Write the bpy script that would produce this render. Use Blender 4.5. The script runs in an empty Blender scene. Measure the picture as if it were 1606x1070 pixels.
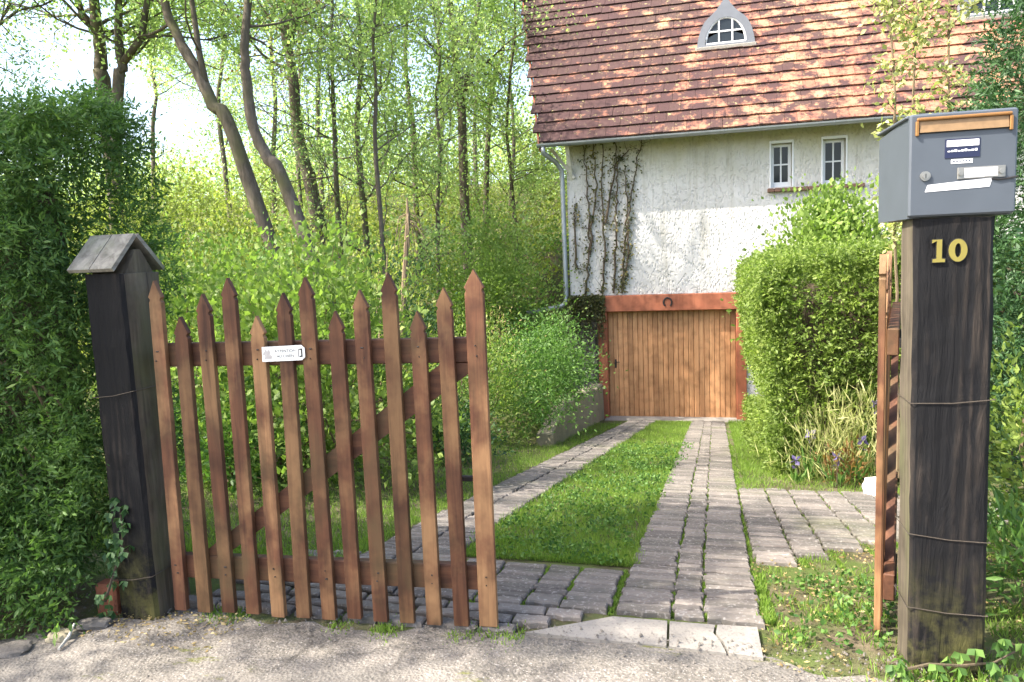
import bpy, bmesh, math, random
import numpy as np
from mathutils import Vector, Matrix
R_ = math.radians
random.seed(7); rng = np.random.default_rng(7)
scene = bpy.context.scene
COL = scene.collection

# ------------------------------------------------------------------ camera
F_PX, YAW, PITCH, ROLL, CAM_H = 1160.0, R_(14.5), R_(6.4), R_(2.3), 1.5
cam = bpy.data.cameras.new('camera'); cam_o = bpy.data.objects.new('camera', cam); COL.objects.link(cam_o)
cam.sensor_width = 36.0; cam.lens = F_PX / 1606 * 36.0; cam.clip_end = 2000; cam.clip_start = 0.05
_fw = Vector((-math.sin(YAW)*math.cos(PITCH), math.cos(YAW)*math.cos(PITCH), -math.sin(PITCH)))
_r = Vector((math.cos(YAW), math.sin(YAW), 0)); _u = _r.cross(_fw)
_c, _s = math.cos(ROLL), math.sin(ROLL)
_r2 = _c*_r - _s*_u; _u2 = _c*_u + _s*_r
m = Matrix((_r2, _u2, -_fw)).transposed().to_4x4(); m.translation = (0, 0, CAM_H)
cam_o.matrix_world = m
scene.camera = cam_o

# ------------------------------------------------------------------ sky, sun, exposure
SUN_TO = Vector((-1.7, -1.0, 2.3)).normalized()          # towards the sun
world = bpy.data.worlds.new('World'); scene.world = world; world.use_nodes = True
wn = world.node_tree.nodes; wl = world.node_tree.links
sky = wn.new('ShaderNodeTexSky'); sky.sky_type = 'NISHITA'; sky.sun_disc = False
sky.sun_elevation = math.asin(SUN_TO.z); sky.sun_rotation = math.atan2(SUN_TO.x, SUN_TO.y)
sky.air_density = 1.0; sky.dust_density = 4.0; sky.ozone_density = 1.0
wn['Background'].inputs['Strength'].default_value = 0.15
wl.new(sky.outputs[0], wn['Background'].inputs['Color'])
sun = bpy.data.lights.new('sun', 'SUN'); sun.energy = 3.4; sun.angle = R_(0.55); sun.color = (1.0, 0.93, 0.82)
sun_o = bpy.data.objects.new('sun', sun); COL.objects.link(sun_o)
sun_o.rotation_euler = SUN_TO.to_track_quat('Z', 'Y').to_euler(); sun_o.location = SUN_TO * 40
scene.view_settings.view_transform = 'Standard'; scene.view_settings.look = 'None'
scene.view_settings.gamma = 1.0; scene.view_settings.exposure = 2.08
scene.render.engine = 'CYCLES'
scene.cycles.max_bounces = 7; scene.cycles.diffuse_bounces = 3; scene.cycles.transmission_bounces = 4
scene.cycles.use_denoising = True

# ------------------------------------------------------------------ pixel helper (photo pixel -> point on a plane of known depth)
_R, _U, _F = (np.array(v) for v in (_r2, _u2, _fw)); _O = np.array([0, 0, CAM_H])
def ray(x, y): return _R*(x-803)/F_PX - _U*(y-535)/F_PX + _F
def aty(x, y, Y): d = ray(x, y); return _O + d*(Y/d[1])

# ------------------------------------------------------------------ materials
class NT:
    def __init__(s, name):
        s.m = bpy.data.materials.new(name); s.m.use_nodes = True
        s.n = s.m.node_tree.nodes; s.l = s.m.node_tree.links
        s.b = s.n['Principled BSDF']; s.out = s.n['Material Output']
    def node(s, t, **kw):
        x = s.n.new(t)
        for k, v in kw.items():
            if k in x.inputs: x.inputs[k].default_value = v
            else: setattr(x, k, v)
        return x
    def link(s, a, b): s.l.new(a, b)
    def coord(s, kind='Object', scale=(1,1,1), rot=(0,0,0)):
        if kind == 'World': src = s.node('ShaderNodeNewGeometry').outputs['Position']
        else: src = s.node('ShaderNodeTexCoord').outputs[kind]
        mp = s.node('ShaderNodeMapping'); mp.inputs['Scale'].default_value = scale; mp.inputs['Rotation'].default_value = rot
        s.link(src, mp.inputs['Vector']); return mp.outputs[0]
    def noise(s, vec, scale=5, detail=4, rough=0.55, dist=0.0):
        x = s.node('ShaderNodeTexNoise'); x.inputs['Scale'].default_value = scale; x.inputs['Detail'].default_value = detail
        x.inputs['Roughness'].default_value = rough; x.inputs['Distortion'].default_value = dist
        s.link(vec, x.inputs['Vector']); return x.outputs['Fac']
    def voro(s, vec, scale=5, feature='F1', out='Distance'):
        x = s.node('ShaderNodeTexVoronoi'); x.feature = feature; x.inputs['Scale'].default_value = scale
        s.link(vec, x.inputs['Vector']); return x.outputs[out]
    def ramp(s, fac, stops):
        x = s.node('ShaderNodeValToRGB'); e = x.color_ramp.elements
        while len(e) < len(stops): e.new(0.5)
        for i, (p, c) in enumerate(stops):
            e[i].position = p; e[i].color = (c, c, c, 1) if isinstance(c, (int, float)) else (*c, 1)
        s.link(fac, x.inputs['Fac']); return x.outputs['Color']
    def mix(s, fac, a, b, mode='MIX'):
        x = s.node('ShaderNodeMix', data_type='RGBA', blend_type=mode)
        for sock, v in ((x.inputs[0], fac), (x.inputs[6], a), (x.inputs[7], b)):
            if isinstance(v, bpy.types.NodeSocket): s.link(v, sock)
            elif isinstance(v, (int, float)): sock.default_value = v
            else: sock.default_value = (*v, 1)
        return x.outputs[2]
    def math(s, op, a, b=0.0):
        x = s.node('ShaderNodeMath', operation=op)
        for sock, v in ((x.inputs[0], a), (x.inputs[1], b)):
            if isinstance(v, bpy.types.NodeSocket): s.link(v, sock)
            else: sock.default_value = v
        return x.outputs[0]
    def bump(s, h, strength=0.5, dist=0.01):
        x = s.node('ShaderNodeBump'); x.inputs['Strength'].default_value = strength; x.inputs['Distance'].default_value = dist
        s.link(h, x.inputs['Height']); s.link(x.outputs[0], s.b.inputs['Normal'])
    def base(s, c):
        if isinstance(c, bpy.types.NodeSocket): s.link(c, s.b.inputs['Base Color'])
        else: s.b.inputs['Base Color'].default_value = (*c, 1)
    def setp(s, rough=0.7, spec=0.3, metal=0.0):
        s.b.inputs['Roughness'].default_value = rough; s.b.inputs['Specular IOR Level'].default_value = spec
        s.b.inputs['Metallic'].default_value = metal; return s.m

M = {}
def plain(name, col, rough=0.6, spec=0.3, metal=0.0, var=0.15, scale=20, bump=0.0):
    t = NT(name); v = t.coord('World'); n = t.noise(v, scale, 5)
    t.base(t.mix(n, tuple(c*(1-var) for c in col), tuple(min(1, c*(1+var)) for c in col)))
    if bump: t.bump(n, bump, 0.004)
    M[name] = t.setp(rough, spec, metal)
def add2(t, off):
    a = t.node('ShaderNodeVectorMath', operation='ADD'); t.link(t.coord('World', (1, 1, .8)), a.inputs[0]); q = t.node('ShaderNodeVectorMath', operation='SCALE'); q.inputs['Scale'].default_value = 11.0; t.link(off, q.inputs[0]); t.link(q.outputs[0], a.inputs[1]); return a.outputs[0]
def wood(name, dark, light, along='Z', scale=1.0, rough=0.6, spec=0.25, rnd=0.25, green=None, bump=0.35, kind='Object', honey=None):
    t = NT(name)
    st = {'Z': (26, 26, 1.6), 'X': (1.6, 26, 26), 'Y': (26, 1.6, 26)}[along]
    v = t.coord(kind, tuple(a*scale for a in st)); oi = t.node('ShaderNodeObjectInfo')
    add = t.node('ShaderNodeVectorMath', operation='ADD'); t.link(v, add.inputs[0])
    sc = t.node('ShaderNodeVectorMath', operation='SCALE'); sc.inputs['Scale'].default_value = 37.0
    cmb = t.node('ShaderNodeCombineXYZ')
    for k in range(3): t.link(oi.outputs['Random'], cmb.inputs[k])
    t.link(cmb.outputs[0], sc.inputs[0]); t.link(sc.outputs[0], add.inputs[1])
    g = t.noise(add.outputs[0], 1.0, 6, 0.65, 0.6)
    c = t.mix(t.ramp(g, [(0.3, 0.0), (0.72, 1.0)]), dark, light)
    blot = t.noise(t.coord('World'), 7.0, 4)
    c = t.mix(t.math('MULTIPLY', t.ramp(blot, [(0.45, 0.0), (0.7, 1.0)]), 0.55), c, tuple(x*0.45 for x in dark))
    if green is not None:
        gb = t.noise(t.coord('World', (1, 1, 0.5)), 5.0, 5)
        c = t.mix(t.math('MULTIPLY', t.ramp(gb, [(0.5, 0.0), (0.68, 1.0)]), 0.6), c, green)
    if honey is not None:
        hb = t.noise(add2(t, cmb.outputs[0]), 3.0, 5, 0.6); c = t.mix(t.math('MULTIPLY', t.ramp(hb, [(0.46, 0.0), (0.62, 1.0)]), t.ramp(g, [(0.25, 0.25), (0.6, 1.0)])), c, honey)
    hs = t.node('ShaderNodeHueSaturation'); t.link(c, hs.inputs['Color'])
    t.link(t.math('ADD', t.math('MULTIPLY', oi.outputs['Random'], rnd*2), 1-rnd), hs.inputs['Value'])
    t.base(hs.outputs[0]); t.bump(g, bump, 0.004)
    M[name] = t.setp(rough, spec)
wood('gate_wood', (0.052, 0.022, 0.014), (0.165, 0.072, 0.036), green=(0.11, 0.078, 0.036), rnd=0.32, bump=0.6, honey=(0.25, 0.14, 0.066))
wood('gate_rail', (0.052, 0.022, 0.014), (0.15, 0.066, 0.034), along='X', green=(0.10, 0.075, 0.035), rnd=0.15)
wood('door_wood', (0.33, 0.155, 0.07), (0.52, 0.29, 0.145), scale=0.8, rnd=0.22, rough=0.5, bump=0.2)
wood('frame_paint', (0.26, 0.085, 0.045), (0.36, 0.13, 0.07), scale=0.4, rnd=0.08, rough=0.55, bump=0.2)
wood('post_wood', (0.045, 0.036, 0.026), (0.15, 0.125, 0.09), scale=0.8, rnd=0.05, green=(0.085, 0.09, 0.04), bump=0.8, rough=0.8)
wood('cap_wood', (0.13, 0.12, 0.10), (0.34, 0.32, 0.27), along='Y', rnd=0.1, green=(0.16, 0.18, 0.10), rough=0.85, bump=0.6)
wood('white_wood', (0.42, 0.40, 0.34), (0.66, 0.63, 0.55), rnd=0.05, rough=0.75)
def tar():
    t = NT('post_tar'); v = t.coord('Object', (9, 9, 1.1)); w = t.coord('World')
    wv = t.noise(v, 2.2, 7, 0.7, 1.5)
    rings = t.node('ShaderNodeTexWave'); rings.wave_type = 'BANDS'; rings.bands_direction = 'X'; rings.inputs['Scale'].default_value = 5.0
    rings.inputs['Distortion'].default_value = 11.0; rings.inputs['Detail'].default_value = 3; rings.inputs['Detail Scale'].default_value = 0.7
    t.link(t.coord('Object', (1.6, 1.6, 0.16)), rings.inputs['Vector'])
    g = t.math('ADD', t.math('MULTIPLY', wv, 0.80), t.math('MULTIPLY', rings.outputs['Fac'], 0.20))
    worn = t.ramp(t.noise(t.coord('World', (1.6, 1, .7)), 3.0, 6, 0.65), [(0.46, 0.0), (0.72, 1.0)])
    c = t.mix(t.math('MULTIPLY', worn, t.ramp(g, [(0.44, 0.0), (0.62, 1.0)])), (0.006, 0.006, 0.007), (0.052, 0.041, 0.033))
    # green algae near the ground (grows there because it is damp)
    z = t.node('ShaderNodeSeparateXYZ'); t.link(w, z.inputs[0])
    low = t.ramp(z.outputs['Z'], [(0.0, 1.0), (0.42, 0.0)])
    c = t.mix(t.math('MULTIPLY', low, t.ramp(t.noise(w, 11, 6, 0.7), [(0.42, 0.0), (0.62, 0.9)])), c, (0.085, 0.08, 0.026))
    t.base(c); t.bump(t.math('ADD', wv, t.math('MULTIPLY', rings.outputs['Fac'], 0.12)), 1.0, 0.010); M['post_tar'] = t.setp(0.7, 0.2)
tar()
def roughcast():
    t = NT('roughcast'); v = t.coord('World', (1, 1, 1), (0, R_(35), 0)); w = t.coord('World')
    d0 = t.coord('World', (1.9, 1, 1), (0, R_(38), 0)); wp = t.node('ShaderNodeVectorMath', operation='ADD'); nz_ = t.node('ShaderNodeTexNoise'); nz_.inputs['Scale'].default_value = 6; t.link(d0, nz_.inputs['Vector']); sc_ = t.node('ShaderNodeVectorMath', operation='SCALE'); sc_.inputs['Scale'].default_value = .12; t.link(nz_.outputs['Color'], sc_.inputs[0]); t.link(d0, wp.inputs[0]); t.link(sc_.outputs[0], wp.inputs[1]); d = wp.outputs[0]
    h = t.math('ADD', t.math('MULTIPLY', t.voro(d, 13.0), 0.6), t.math('MULTIPLY', t.noise(d, 14, 4, 0.6), 0.5)); h2 = t.noise(w, 40, 3)
    hh = t.math('ADD', t.ramp(h, [(0.30, 0.0), (0.56, 1.0)]), t.math('MULTIPLY', h2, 0.3))
    c = t.mix(t.ramp(t.noise(w, 1.3, 5), [(0.35, 0.0), (0.7, 1.0)]), (0.44, 0.43, 0.41), (0.57, 0.56, 0.54))
    z = t.node('ShaderNodeSeparateXYZ'); t.link(w, z.inputs[0])
    up = t.ramp(t.math('MULTIPLY', z.outputs['Z'], 0.25), [(0.66, 0.0), (0.92, 1.0)])
    c = t.mix(t.math('MULTIPLY', up, t.ramp(t.noise(w, 2.2, 5), [(0.3, 0.3), (0.65, 1.0)])), c, (0.40, 0.37, 0.22))
    c = t.mix(t.ramp(t.noise(w, 14, 5, 0.7), [(0.60, 0.0), (0.74, 0.35)]), c, (0.30, 0.27, 0.22))
    sk = t.ramp(t.noise(t.coord('World', (5, 1, .35)), 2.0, 5, 0.65), [(0.52, 0.0), (0.70, 0.5)]); c = t.mix(sk, c, (0.30, 0.285, 0.23))
    t.base(c); t.bump(hh, 0.65, 0.022); M['roughcast'] = t.setp(0.95, 0.1)
roughcast()
def tiles():
    t = NT('roof_tile'); w = t.coord('World'); oi = t.node('ShaderNodeObjectInfo'); ge = t.node('ShaderNodeNewGeometry')
    r = t.math('FRACT', t.math('ADD', oi.outputs['Random'], ge.outputs['Random Per Island']))
    c = t.ramp(r, [(0.0, (0.235, 0.10, 0.066)), (0.3, (0.28, 0.122, 0.078)), (0.65, (0.32, 0.142, 0.088)), (0.9, (0.34, 0.175, 0.105)), (1.0, (0.25, 0.115, 0.08))])
    c = t.mix(t.ramp(t.noise(w, 0.8, 4), [(0.5, 0.0), (0.7, 0.6)]), c, (0.46, 0.30, 0.17))
    st = t.coord('World', (1, 1, 1.5)); x = t.node('ShaderNodeSeparateXYZ'); t.link(w, x.inputs[0])
    left = t.ramp(t.math('ADD', t.math('MULTIPLY', x.outputs['X'], 0.1), 0.5), [(0.15, 0.20), (0.75, 0.05)])
    dark = t.ramp(t.math('ADD', t.noise(st, 2.6, 8, 0.68), left), [(0.505, 0.0), (0.61, 1.0)])
    c = t.mix(t.math('MULTIPLY', dark, 0.9), c, (0.035, 0.022, 0.026))
    sp = t.ramp(t.noise(w, 15, 5, 0.75), [(0.53, 0.0), (0.62, 1.0)])
    c = t.mix(t.math('MULTIPLY', sp, 0.8), c, (0.05, 0.03, 0.025))
    ly = t.ramp(t.noise(w, 9, 5, 0.7), [(0.60, 0.0), (0.7, 0.7)])
    c = t.mix(ly, c, (0.40, 0.34, 0.16))
    t.base(c); t.bump(t.noise(w, 45, 4), 0.4, 0.004); M['roof_tile'] = t.setp(0.85, 0.2)
tiles()
def pav():
    t = NT('paver'); w = t.coord('World'); oi = t.node('ShaderNodeObjectInfo'); ge = t.node('ShaderNodeNewGeometry')
    r = t.math('FRACT', t.math('ADD', oi.outputs['Random'], ge.outputs['Random Per Island']))
    c = t.ramp(r, [(0.0, (0.092, 0.082, 0.074)), (0.5, (0.145, 0.128, 0.114)), (1.0, (0.205, 0.18, 0.157))])
    c = t.mix(t.ramp(t.noise(w, 3.2, 6, 0.65), [(0.42, 0.0), (0.72, 0.75)]), c, (0.085, 0.082, 0.07))
    c = t.mix(t.ramp(t.noise(w, 60, 3), [(0.55, 0.0), (0.7, 0.6)]), c, (0.33, 0.31, 0.29))
    c = t.mix(t.ramp(t.noise(w, 1.1, 4), [(0.56, 0.0), (0.72, 0.3)]), c, (0.12, 0.13, 0.055))
    t.base(c); t.bump(t.noise(w, 55, 5, 0.7), 0.6, 0.004); M['paver'] = t.setp(0.9, 0.2)
pav()
def add2w(t, w):
    n = t.node('ShaderNodeTexNoise'); n.inputs['Scale'].default_value = 3; t.link(w, n.inputs['Vector']); q = t.node('ShaderNodeVectorMath', operation='SCALE'); q.inputs['Scale'].default_value = .35; t.link(n.outputs['Color'], q.inputs[0]); a = t.node('ShaderNodeVectorMath', operation='ADD'); t.link(w, a.inputs[0]); t.link(q.outputs[0], a.inputs[1]); return a.outputs[0]
def road():
    t = NT('road'); w = t.coord('World')
    g = t.voro(w, 75); g2 = t.noise(w, 35, 6, 0.75); b = t.noise(w, 1.7, 5, 0.6)
    c = t.mix(t.ramp(g2, [(0.35, 0.0), (0.65, 1.0)]), (0.085, 0.078, 0.068), (0.20, 0.18, 0.155))
    c = t.mix(t.ramp(b, [(0.45, 0.0), (0.66, 0.8)]), c, (0.26, 0.235, 0.205))
    c = t.mix(t.ramp(t.noise(w, 120, 2), [(0.6, 0.0), (0.68, 0.8)]), c, (0.36, 0.34, 0.31))
    c = t.mix(t.ramp(t.noise(w, 85, 2), [(0.62, 0.0), (0.7, 0.8)]), c, (0.05, 0.047, 0.04))
    ck = t.ramp(t.voro(add2w(t, w), 0.9, 'DISTANCE_TO_EDGE'), [(0.0, 1.0), (0.012, 0.0)]); c = t.mix(t.math('MULTIPLY', ck, 0.4), c, (0.04, 0.036, 0.03))
    c = t.mix(t.ramp(t.noise(t.coord('World', (.5, 1.6, 1)), 1.1, 4), [(0.48, 0.0), (0.6, 0.45)]), c, (0.10, 0.095, 0.088))
    mo = t.ramp(t.noise(t.coord('World', (0.8, 2.4, 1)), 2.4, 9, 0.78), [(0.60, 0.0), (0.645, 0.8)])
    c = t.mix(mo, c, (0.11, 0.115, 0.03))
    t.base(c); h = t.math('ADD', g2, t.math('MULTIPLY', g, 0.8)); t.bump(h, 0.6, 0.009); M['road'] = t.setp(0.95, 0.15)
road()
def slabm(name, a, b, sc=3.0):
    t = NT(name); w = t.coord('World')
    c = t.mix(t.noise(w, sc, 6, 0.65), a, b)
    c = t.mix(t.ramp(t.noise(w, 70, 3), [(0.56, 0.0), (0.7, 0.5)]), c, tuple(x*0.4 for x in a))
    t.base(c); t.bump(t.noise(w, 40, 6, 0.7), 0.7, 0.008); M[name] = t.setp(0.92, 0.2)
slabm('concrete', (0.16, 0.148, 0.13), (0.29, 0.27, 0.24))
slabm('old_wall', (0.15, 0.135, 0.10), (0.33, 0.29, 0.20), 5)
slabm('stone', (0.075, 0.068, 0.06), (0.21, 0.19, 0.165), 6)
slabm('pale_stone', (0.5, 0.48, 0.44), (0.7, 0.68, 0.62), 6)
slabm('terracotta', (0.22, 0.08, 0.045), (0.36, 0.14, 0.08), 6)
def soil():
    t = NT('ground'); w = t.coord('World')
    n = t.noise(w, 6, 7, 0.7)
    c = t.mix(t.ramp(n, [(0.35, 0.0), (0.65, 1.0)]), (0.055, 0.045, 0.028), (0.16, 0.13, 0.085))
    c = t.mix(t.ramp(t.noise(w, 2.2, 6, 0.7), [(0.40, 0.0), (0.58, 0.85)]), c, (0.075, 0.115, 0.025))
    t.base(c); t.bump(t.noise(w, 30, 6, 0.75), 0.9, 0.02); M['ground'] = t.setp(0.95, 0.1)
soil()
def bark(name, a, b, moss):
    t = NT(name); w = t.coord('World', (6, 6, 1.4)); n = t.noise(w, 2.0, 7, 0.7, 0.5)
    c = t.mix(t.ramp(n, [(0.3, 0.0), (0.7, 1.0)]), a, b)
    c = t.mix(t.ramp(t.noise(t.coord('World'), 1.6, 4), [(0.5, 0.0), (0.68, 0.7)]), c, moss)
    t.base(c); t.bump(n, 0.8, 0.02); M[name] = t.setp(0.9, 0.15)
bark('bark', (0.055, 0.045, 0.037), (0.17, 0.14, 0.11), (0.10, 0.10, 0.045))
bark('twig', (0.10, 0.075, 0.05), (0.24, 0.18, 0.115), (0.14, 0.12, 0.06))
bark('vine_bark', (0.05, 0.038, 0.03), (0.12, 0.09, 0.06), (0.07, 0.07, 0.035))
plain('zinc', (0.30, 0.32, 0.34), 0.45, 0.5, 0.6, 0.2, 8)
plain('lead', (0.15, 0.16, 0.18), 0.6, 0.4, 0.2, 0.2, 6)
plain('mail_paint', (0.068, 0.080, 0.097), 0.42, 0.4, 0.0, 0.16, 9)
plain('brass', (0.30, 0.15, 0.05), 0.45, 0.5, 0.5, 0.25, 30)
plain('flap', (0.24, 0.15, 0.075), 0.5, 0.4, 0.2, 0.35, 40)
plain('navy', (0.012, 0.016, 0.05), 0.35, 0.5, 0.0, 0.1)
plain('label_white', (0.72, 0.72, 0.74), 0.5, 0.4, 0.0, 0.06, 60)
plain('label_grey', (0.40, 0.38, 0.37), 0.45, 0.4, 0.0, 0.35, 70)
plain('steel', (0.32, 0.31, 0.29), 0.4, 0.5, 0.8, 0.2, 40)
plain('iron', (0.03, 0.028, 0.028), 0.55, 0.4, 0.4, 0.3, 30)
plain('wire', (0.09, 0.075, 0.06), 0.6, 0.4, 0.5, 0.3, 40)
plain('yellow', (0.19, 0.16, 0.035), 0.5, 0.4, 0.0, 0.15, 60)
plain('black', (0.012, 0.012, 0.012), 0.5, 0.4)
plain('white_paint', (0.66, 0.67, 0.68), 0.5, 0.35, 0.0, 0.06, 12)
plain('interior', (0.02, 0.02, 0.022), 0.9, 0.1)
plain('sill_brick', (0.17, 0.10, 0.075), 0.85, 0.2, 0.0, 0.3, 15, 0.4)
plain('sign_white', (0.74, 0.75, 0.74), 0.35, 0.5, 0.0, 0.08, 40)
def glass():
    t = NT('glass'); t.base((0.02, 0.025, 0.03)); t.b.inputs['Coat Weight'].default_value = 0.0
    t.bump(t.noise(t.coord('World'), 3, 2), 0.1, 0.01); M['glass'] = t.setp(0.06, 0.3)
glass()
def leafmat(name, a, b, c=None, trans=0.4, rough=0.5):
    t = NT(name); at = t.node('ShaderNodeAttribute', attribute_name='v')
    col = t.ramp(at.outputs['Fac'], [(0.0, a), (1.0, b)] if c is None else [(0.0, a), (0.8, b), (1.0, c)])
    t.base(col); t.setp(rough, 0.28)
    tr = t.node('ShaderNodeBsdfTranslucent'); br = t.mix(1.0, col, (1.3, 1.5, 0.8), 'MULTIPLY'); t.link(br, tr.inputs['Color'])
    mx = t.node('ShaderNodeMixShader'); mx.inputs[0].default_value = trans
    t.link(t.b.outputs[0], mx.inputs[1]); t.link(tr.outputs[0], mx.inputs[2]); t.link(mx.outputs[0], t.out.inputs['Surface'])
    M[name] = t.m
leafmat('l_yew', (0.028, 0.070, 0.022), (0.135, 0.235, 0.055), (0.29, 0.37, 0.10), 0.36)
leafmat('l_hedge', (0.06, 0.11, 0.025), (0.22, 0.29, 0.06), (0.34, 0.37, 0.11), 0.42)
leafmat('l_bright', (0.09, 0.155, 0.032), (0.23, 0.315, 0.075), (0.36, 0.42, 0.14), 0.45)
leafmat('l_yellow', (0.13, 0.17, 0.035), (0.27, 0.30, 0.07), (0.36, 0.36, 0.10), 0.45)
leafmat('l_mid', (0.035, 0.09, 0.02), (0.12, 0.22, 0.05), (0.18, 0.29, 0.07), 0.4)
leafmat('l_dark', (0.016, 0.048, 0.022), (0.07, 0.14, 0.045), None, 0.28)
leafmat('l_spring', (0.21, 0.29, 0.11), (0.38, 0.46, 0.21), (0.52, 0.56, 0.34), 0.6)
leafmat('l_blue', (0.07, 0.14, 0.06), (0.18, 0.28, 0.12), None, 0.45)
leafmat('l_copper', (0.11, 0.055, 0.022), (0.24, 0.15, 0.05), None, 0.4)
leafmat('l_pale', (0.24, 0.27, 0.09), (0.45, 0.44, 0.20), (0.55, 0.52, 0.32), 0.4)
leafmat('l_dry', (0.20, 0.14, 0.06), (0.42, 0.33, 0.16), None, 0.3)
leafmat('l_grass', (0.08, 0.15, 0.025), (0.21, 0.31, 0.055), (0.33, 0.37, 0.12), 0.42)
leafmat('l_ivy', (0.02, 0.06, 0.02), (0.08, 0.15, 0.05), None, 0.25)
leafmat('l_vine', (0.03, 0.045, 0.018), (0.16, 0.15, 0.05), (0.32, 0.24, 0.07), 0.3)
leafmat('petal', (0.07, 0.055, 0.14), (0.18, 0.15, 0.29), None, 0.3)

# ------------------------------------------------------------------ mesh helpers
def tagt(o, label=None, cat=None, group=None, kind=None):
    if label: o['label'] = label
    if cat: o['category'] = cat
    if group: o['group'] = group
    if kind: o['kind'] = kind
    return o
def thing(name, label, cat, loc=(0,0,0), group=None, rotz=0.0):
    o = bpy.data.objects.new(name, None); COL.objects.link(o); o.location = loc; o.rotation_euler = (0, 0, rotz)
    o.empty_display_size = 0.1
    return tagt(o, label, cat, group)
def link(name, me, parent=None, loc=None):
    o = bpy.data.objects.new(name, me); COL.objects.link(o)
    if parent is not None: o.parent = parent
    if loc is not None: o.location = loc
    return o
def wloc(p):
    v = Vector((0, 0, 0))
    while p is not None: v = v + p.location; p = p.parent
    return np.array(v)
class MB:
    """collects shapes (world coordinates) into one mesh"""
    def __init__(s): s.v = []; s.f = []; s.mi = []
    def add(s, vs, fs, mi=0):
        k = len(s.v); s.v += [tuple(map(float, p)) for p in vs]; s.f += [tuple(i+k for i in f) for f in fs]; s.mi += [mi]*len(fs); return s
    def box(s, x0, x1, y0, y1, z0, z1, b=0.0, mi=0):
        if b <= 0:
            vs = [(x, y, z) for z in (z0, z1) for x, y in ((x0, y0), (x1, y0), (x1, y1), (x0, y1))]
            return s.add(vs, [(3,2,1,0),(4,5,6,7),(0,1,5,4),(1,2,6,5),(2,3,7,6),(3,0,4,7)], mi)
        b = min(b, (x1-x0)*0.45, (y1-y0)*0.45, (z1-z0)*0.45)
        def ring(ix, z): 
            a, c, d, e = x0+ix, x1-ix, y0+ix, y1-ix
            q = b if ix == 0 else b*0.5
            return [(a+q,d,z),(c-q,d,z),(c,d+q,z),(c,e-q,z),(c-q,e,z),(a+q,e,z),(a,e-q,z),(a,d+q,z)]
        vs = ring(b, z0)+ring(0, z0+b)+ring(0, z1-b)+ring(b, z1)
        fs = [tuple(range(7,-1,-1)), tuple(range(24,32))]
        for r in range(3):
            for i in range(8): j = (i+1) % 8; fs.append((r*8+i, r*8+j, r*8+8+j, r*8+8+i))
        return s.add(vs, fs, mi)
    def prism(s, poly, n, depth, mi=0):
        """poly: list of 3D points (planar), extruded by n*depth"""
        k = len(poly); n = np.array(n, float)*depth
        vs = [np.array(p, float) for p in poly]; vs = vs + [p+n for p in vs]
        fs = [tuple(range(k-1,-1,-1)), tuple(range(k, 2*k))] + [(i, (i+1) % k, k+(i+1) % k, k+i) for i in range(k)]
        return s.add(vs, fs, mi)
    def tube(s, pts, rad, n=6, cap=True, mi=0):
        pts = [np.array(p, float) for p in pts]; rad = rad if hasattr(rad, '__len__') else [rad]*len(pts)
        vs = []; prev = None
        for i, p in enumerate(pts):
            d = pts[min(i+1, len(pts)-1)] - pts[max(i-1, 0)]; d = d/(np.linalg.norm(d)+1e-9)
            a = prev if prev is not None else (np.array([1., 0, 0]) if abs(d[0]) < 0.8 else np.array([0, 1., 0]))
            a = a - d*(a@d); a /= np.linalg.norm(a)+1e-9; prev = a; b = np.cross(d, a)
            for k in range(n):
                t = 2*math.pi*k/n; vs.append(p + (a*math.cos(t)+b*math.sin(t))*rad[i])
        fs = []
        for i in range(len(pts)-1):
            for k in range(n): fs.append((i*n+k, i*n+(k+1) % n, (i+1)*n+(k+1) % n, (i+1)*n+k))
        if cap: fs += [tuple(range(n-1,-1,-1)), tuple((len(pts)-1)*n+k for k in range(n))]
        return s.add(vs, fs, mi)
    def build(s, name, mat, parent=None, smooth=False, local=False, kind=None):
        me = bpy.data.meshes.new(name); v = np.array(s.v, float)
        if parent is not None and not local: v = v - wloc(parent)
        me.from_pydata(v.tolist(), [], s.f)
        for mm in (mat if isinstance(mat, (list, tuple)) else [mat]): me.materials.append(M[mm])
        me.polygons.foreach_set('material_index', s.mi)
        if smooth: me.shade_smooth()
        o = link(name, me, parent)
        if kind: o['kind'] = kind
        return o
def boxp(name, mat, parent, x0, x1, y0, y1, z0, z1, b=0.004, local=False):
    return MB().box(x0, x1, y0, y1, z0, z1, b).build(name, mat, parent, local=local)
def np_mesh(name, V, F, mat, parent=None, attr=None, smooth=False):
    """V (n,3) world coords, F (m,k) same-size faces"""
    me = bpy.data.meshes.new(name); V = np.asarray(V, np.float32)
    if parent is not None: V = V - wloc(parent).astype(np.float32)
    m_, k = F.shape
    me.vertices.add(len(V)); me.vertices.foreach_set('co', V.ravel().astype(np.float32))
    me.loops.add(m_*k); me.loops.foreach_set('vertex_index', F.ravel().astype(np.int32))
    me.polygons.add(m_); me.polygons.foreach_set('loop_start', np.arange(0, m_*k, k, dtype=np.int32))
    me.update(calc_edges=True)
    if attr is not None:
        a = me.attributes.new('v', 'FLOAT', 'POINT'); a.data.foreach_set('value', np.asarray(attr, np.float32))
    me.materials.append(M[mat])
    if smooth: me.shade_smooth()
    return link(name, me, parent)
def unit(a): return a/(np.linalg.norm(a, axis=-1, keepdims=True)+1e-9)
def runit(n): return unit(rng.normal(size=(n, 3)))
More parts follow.
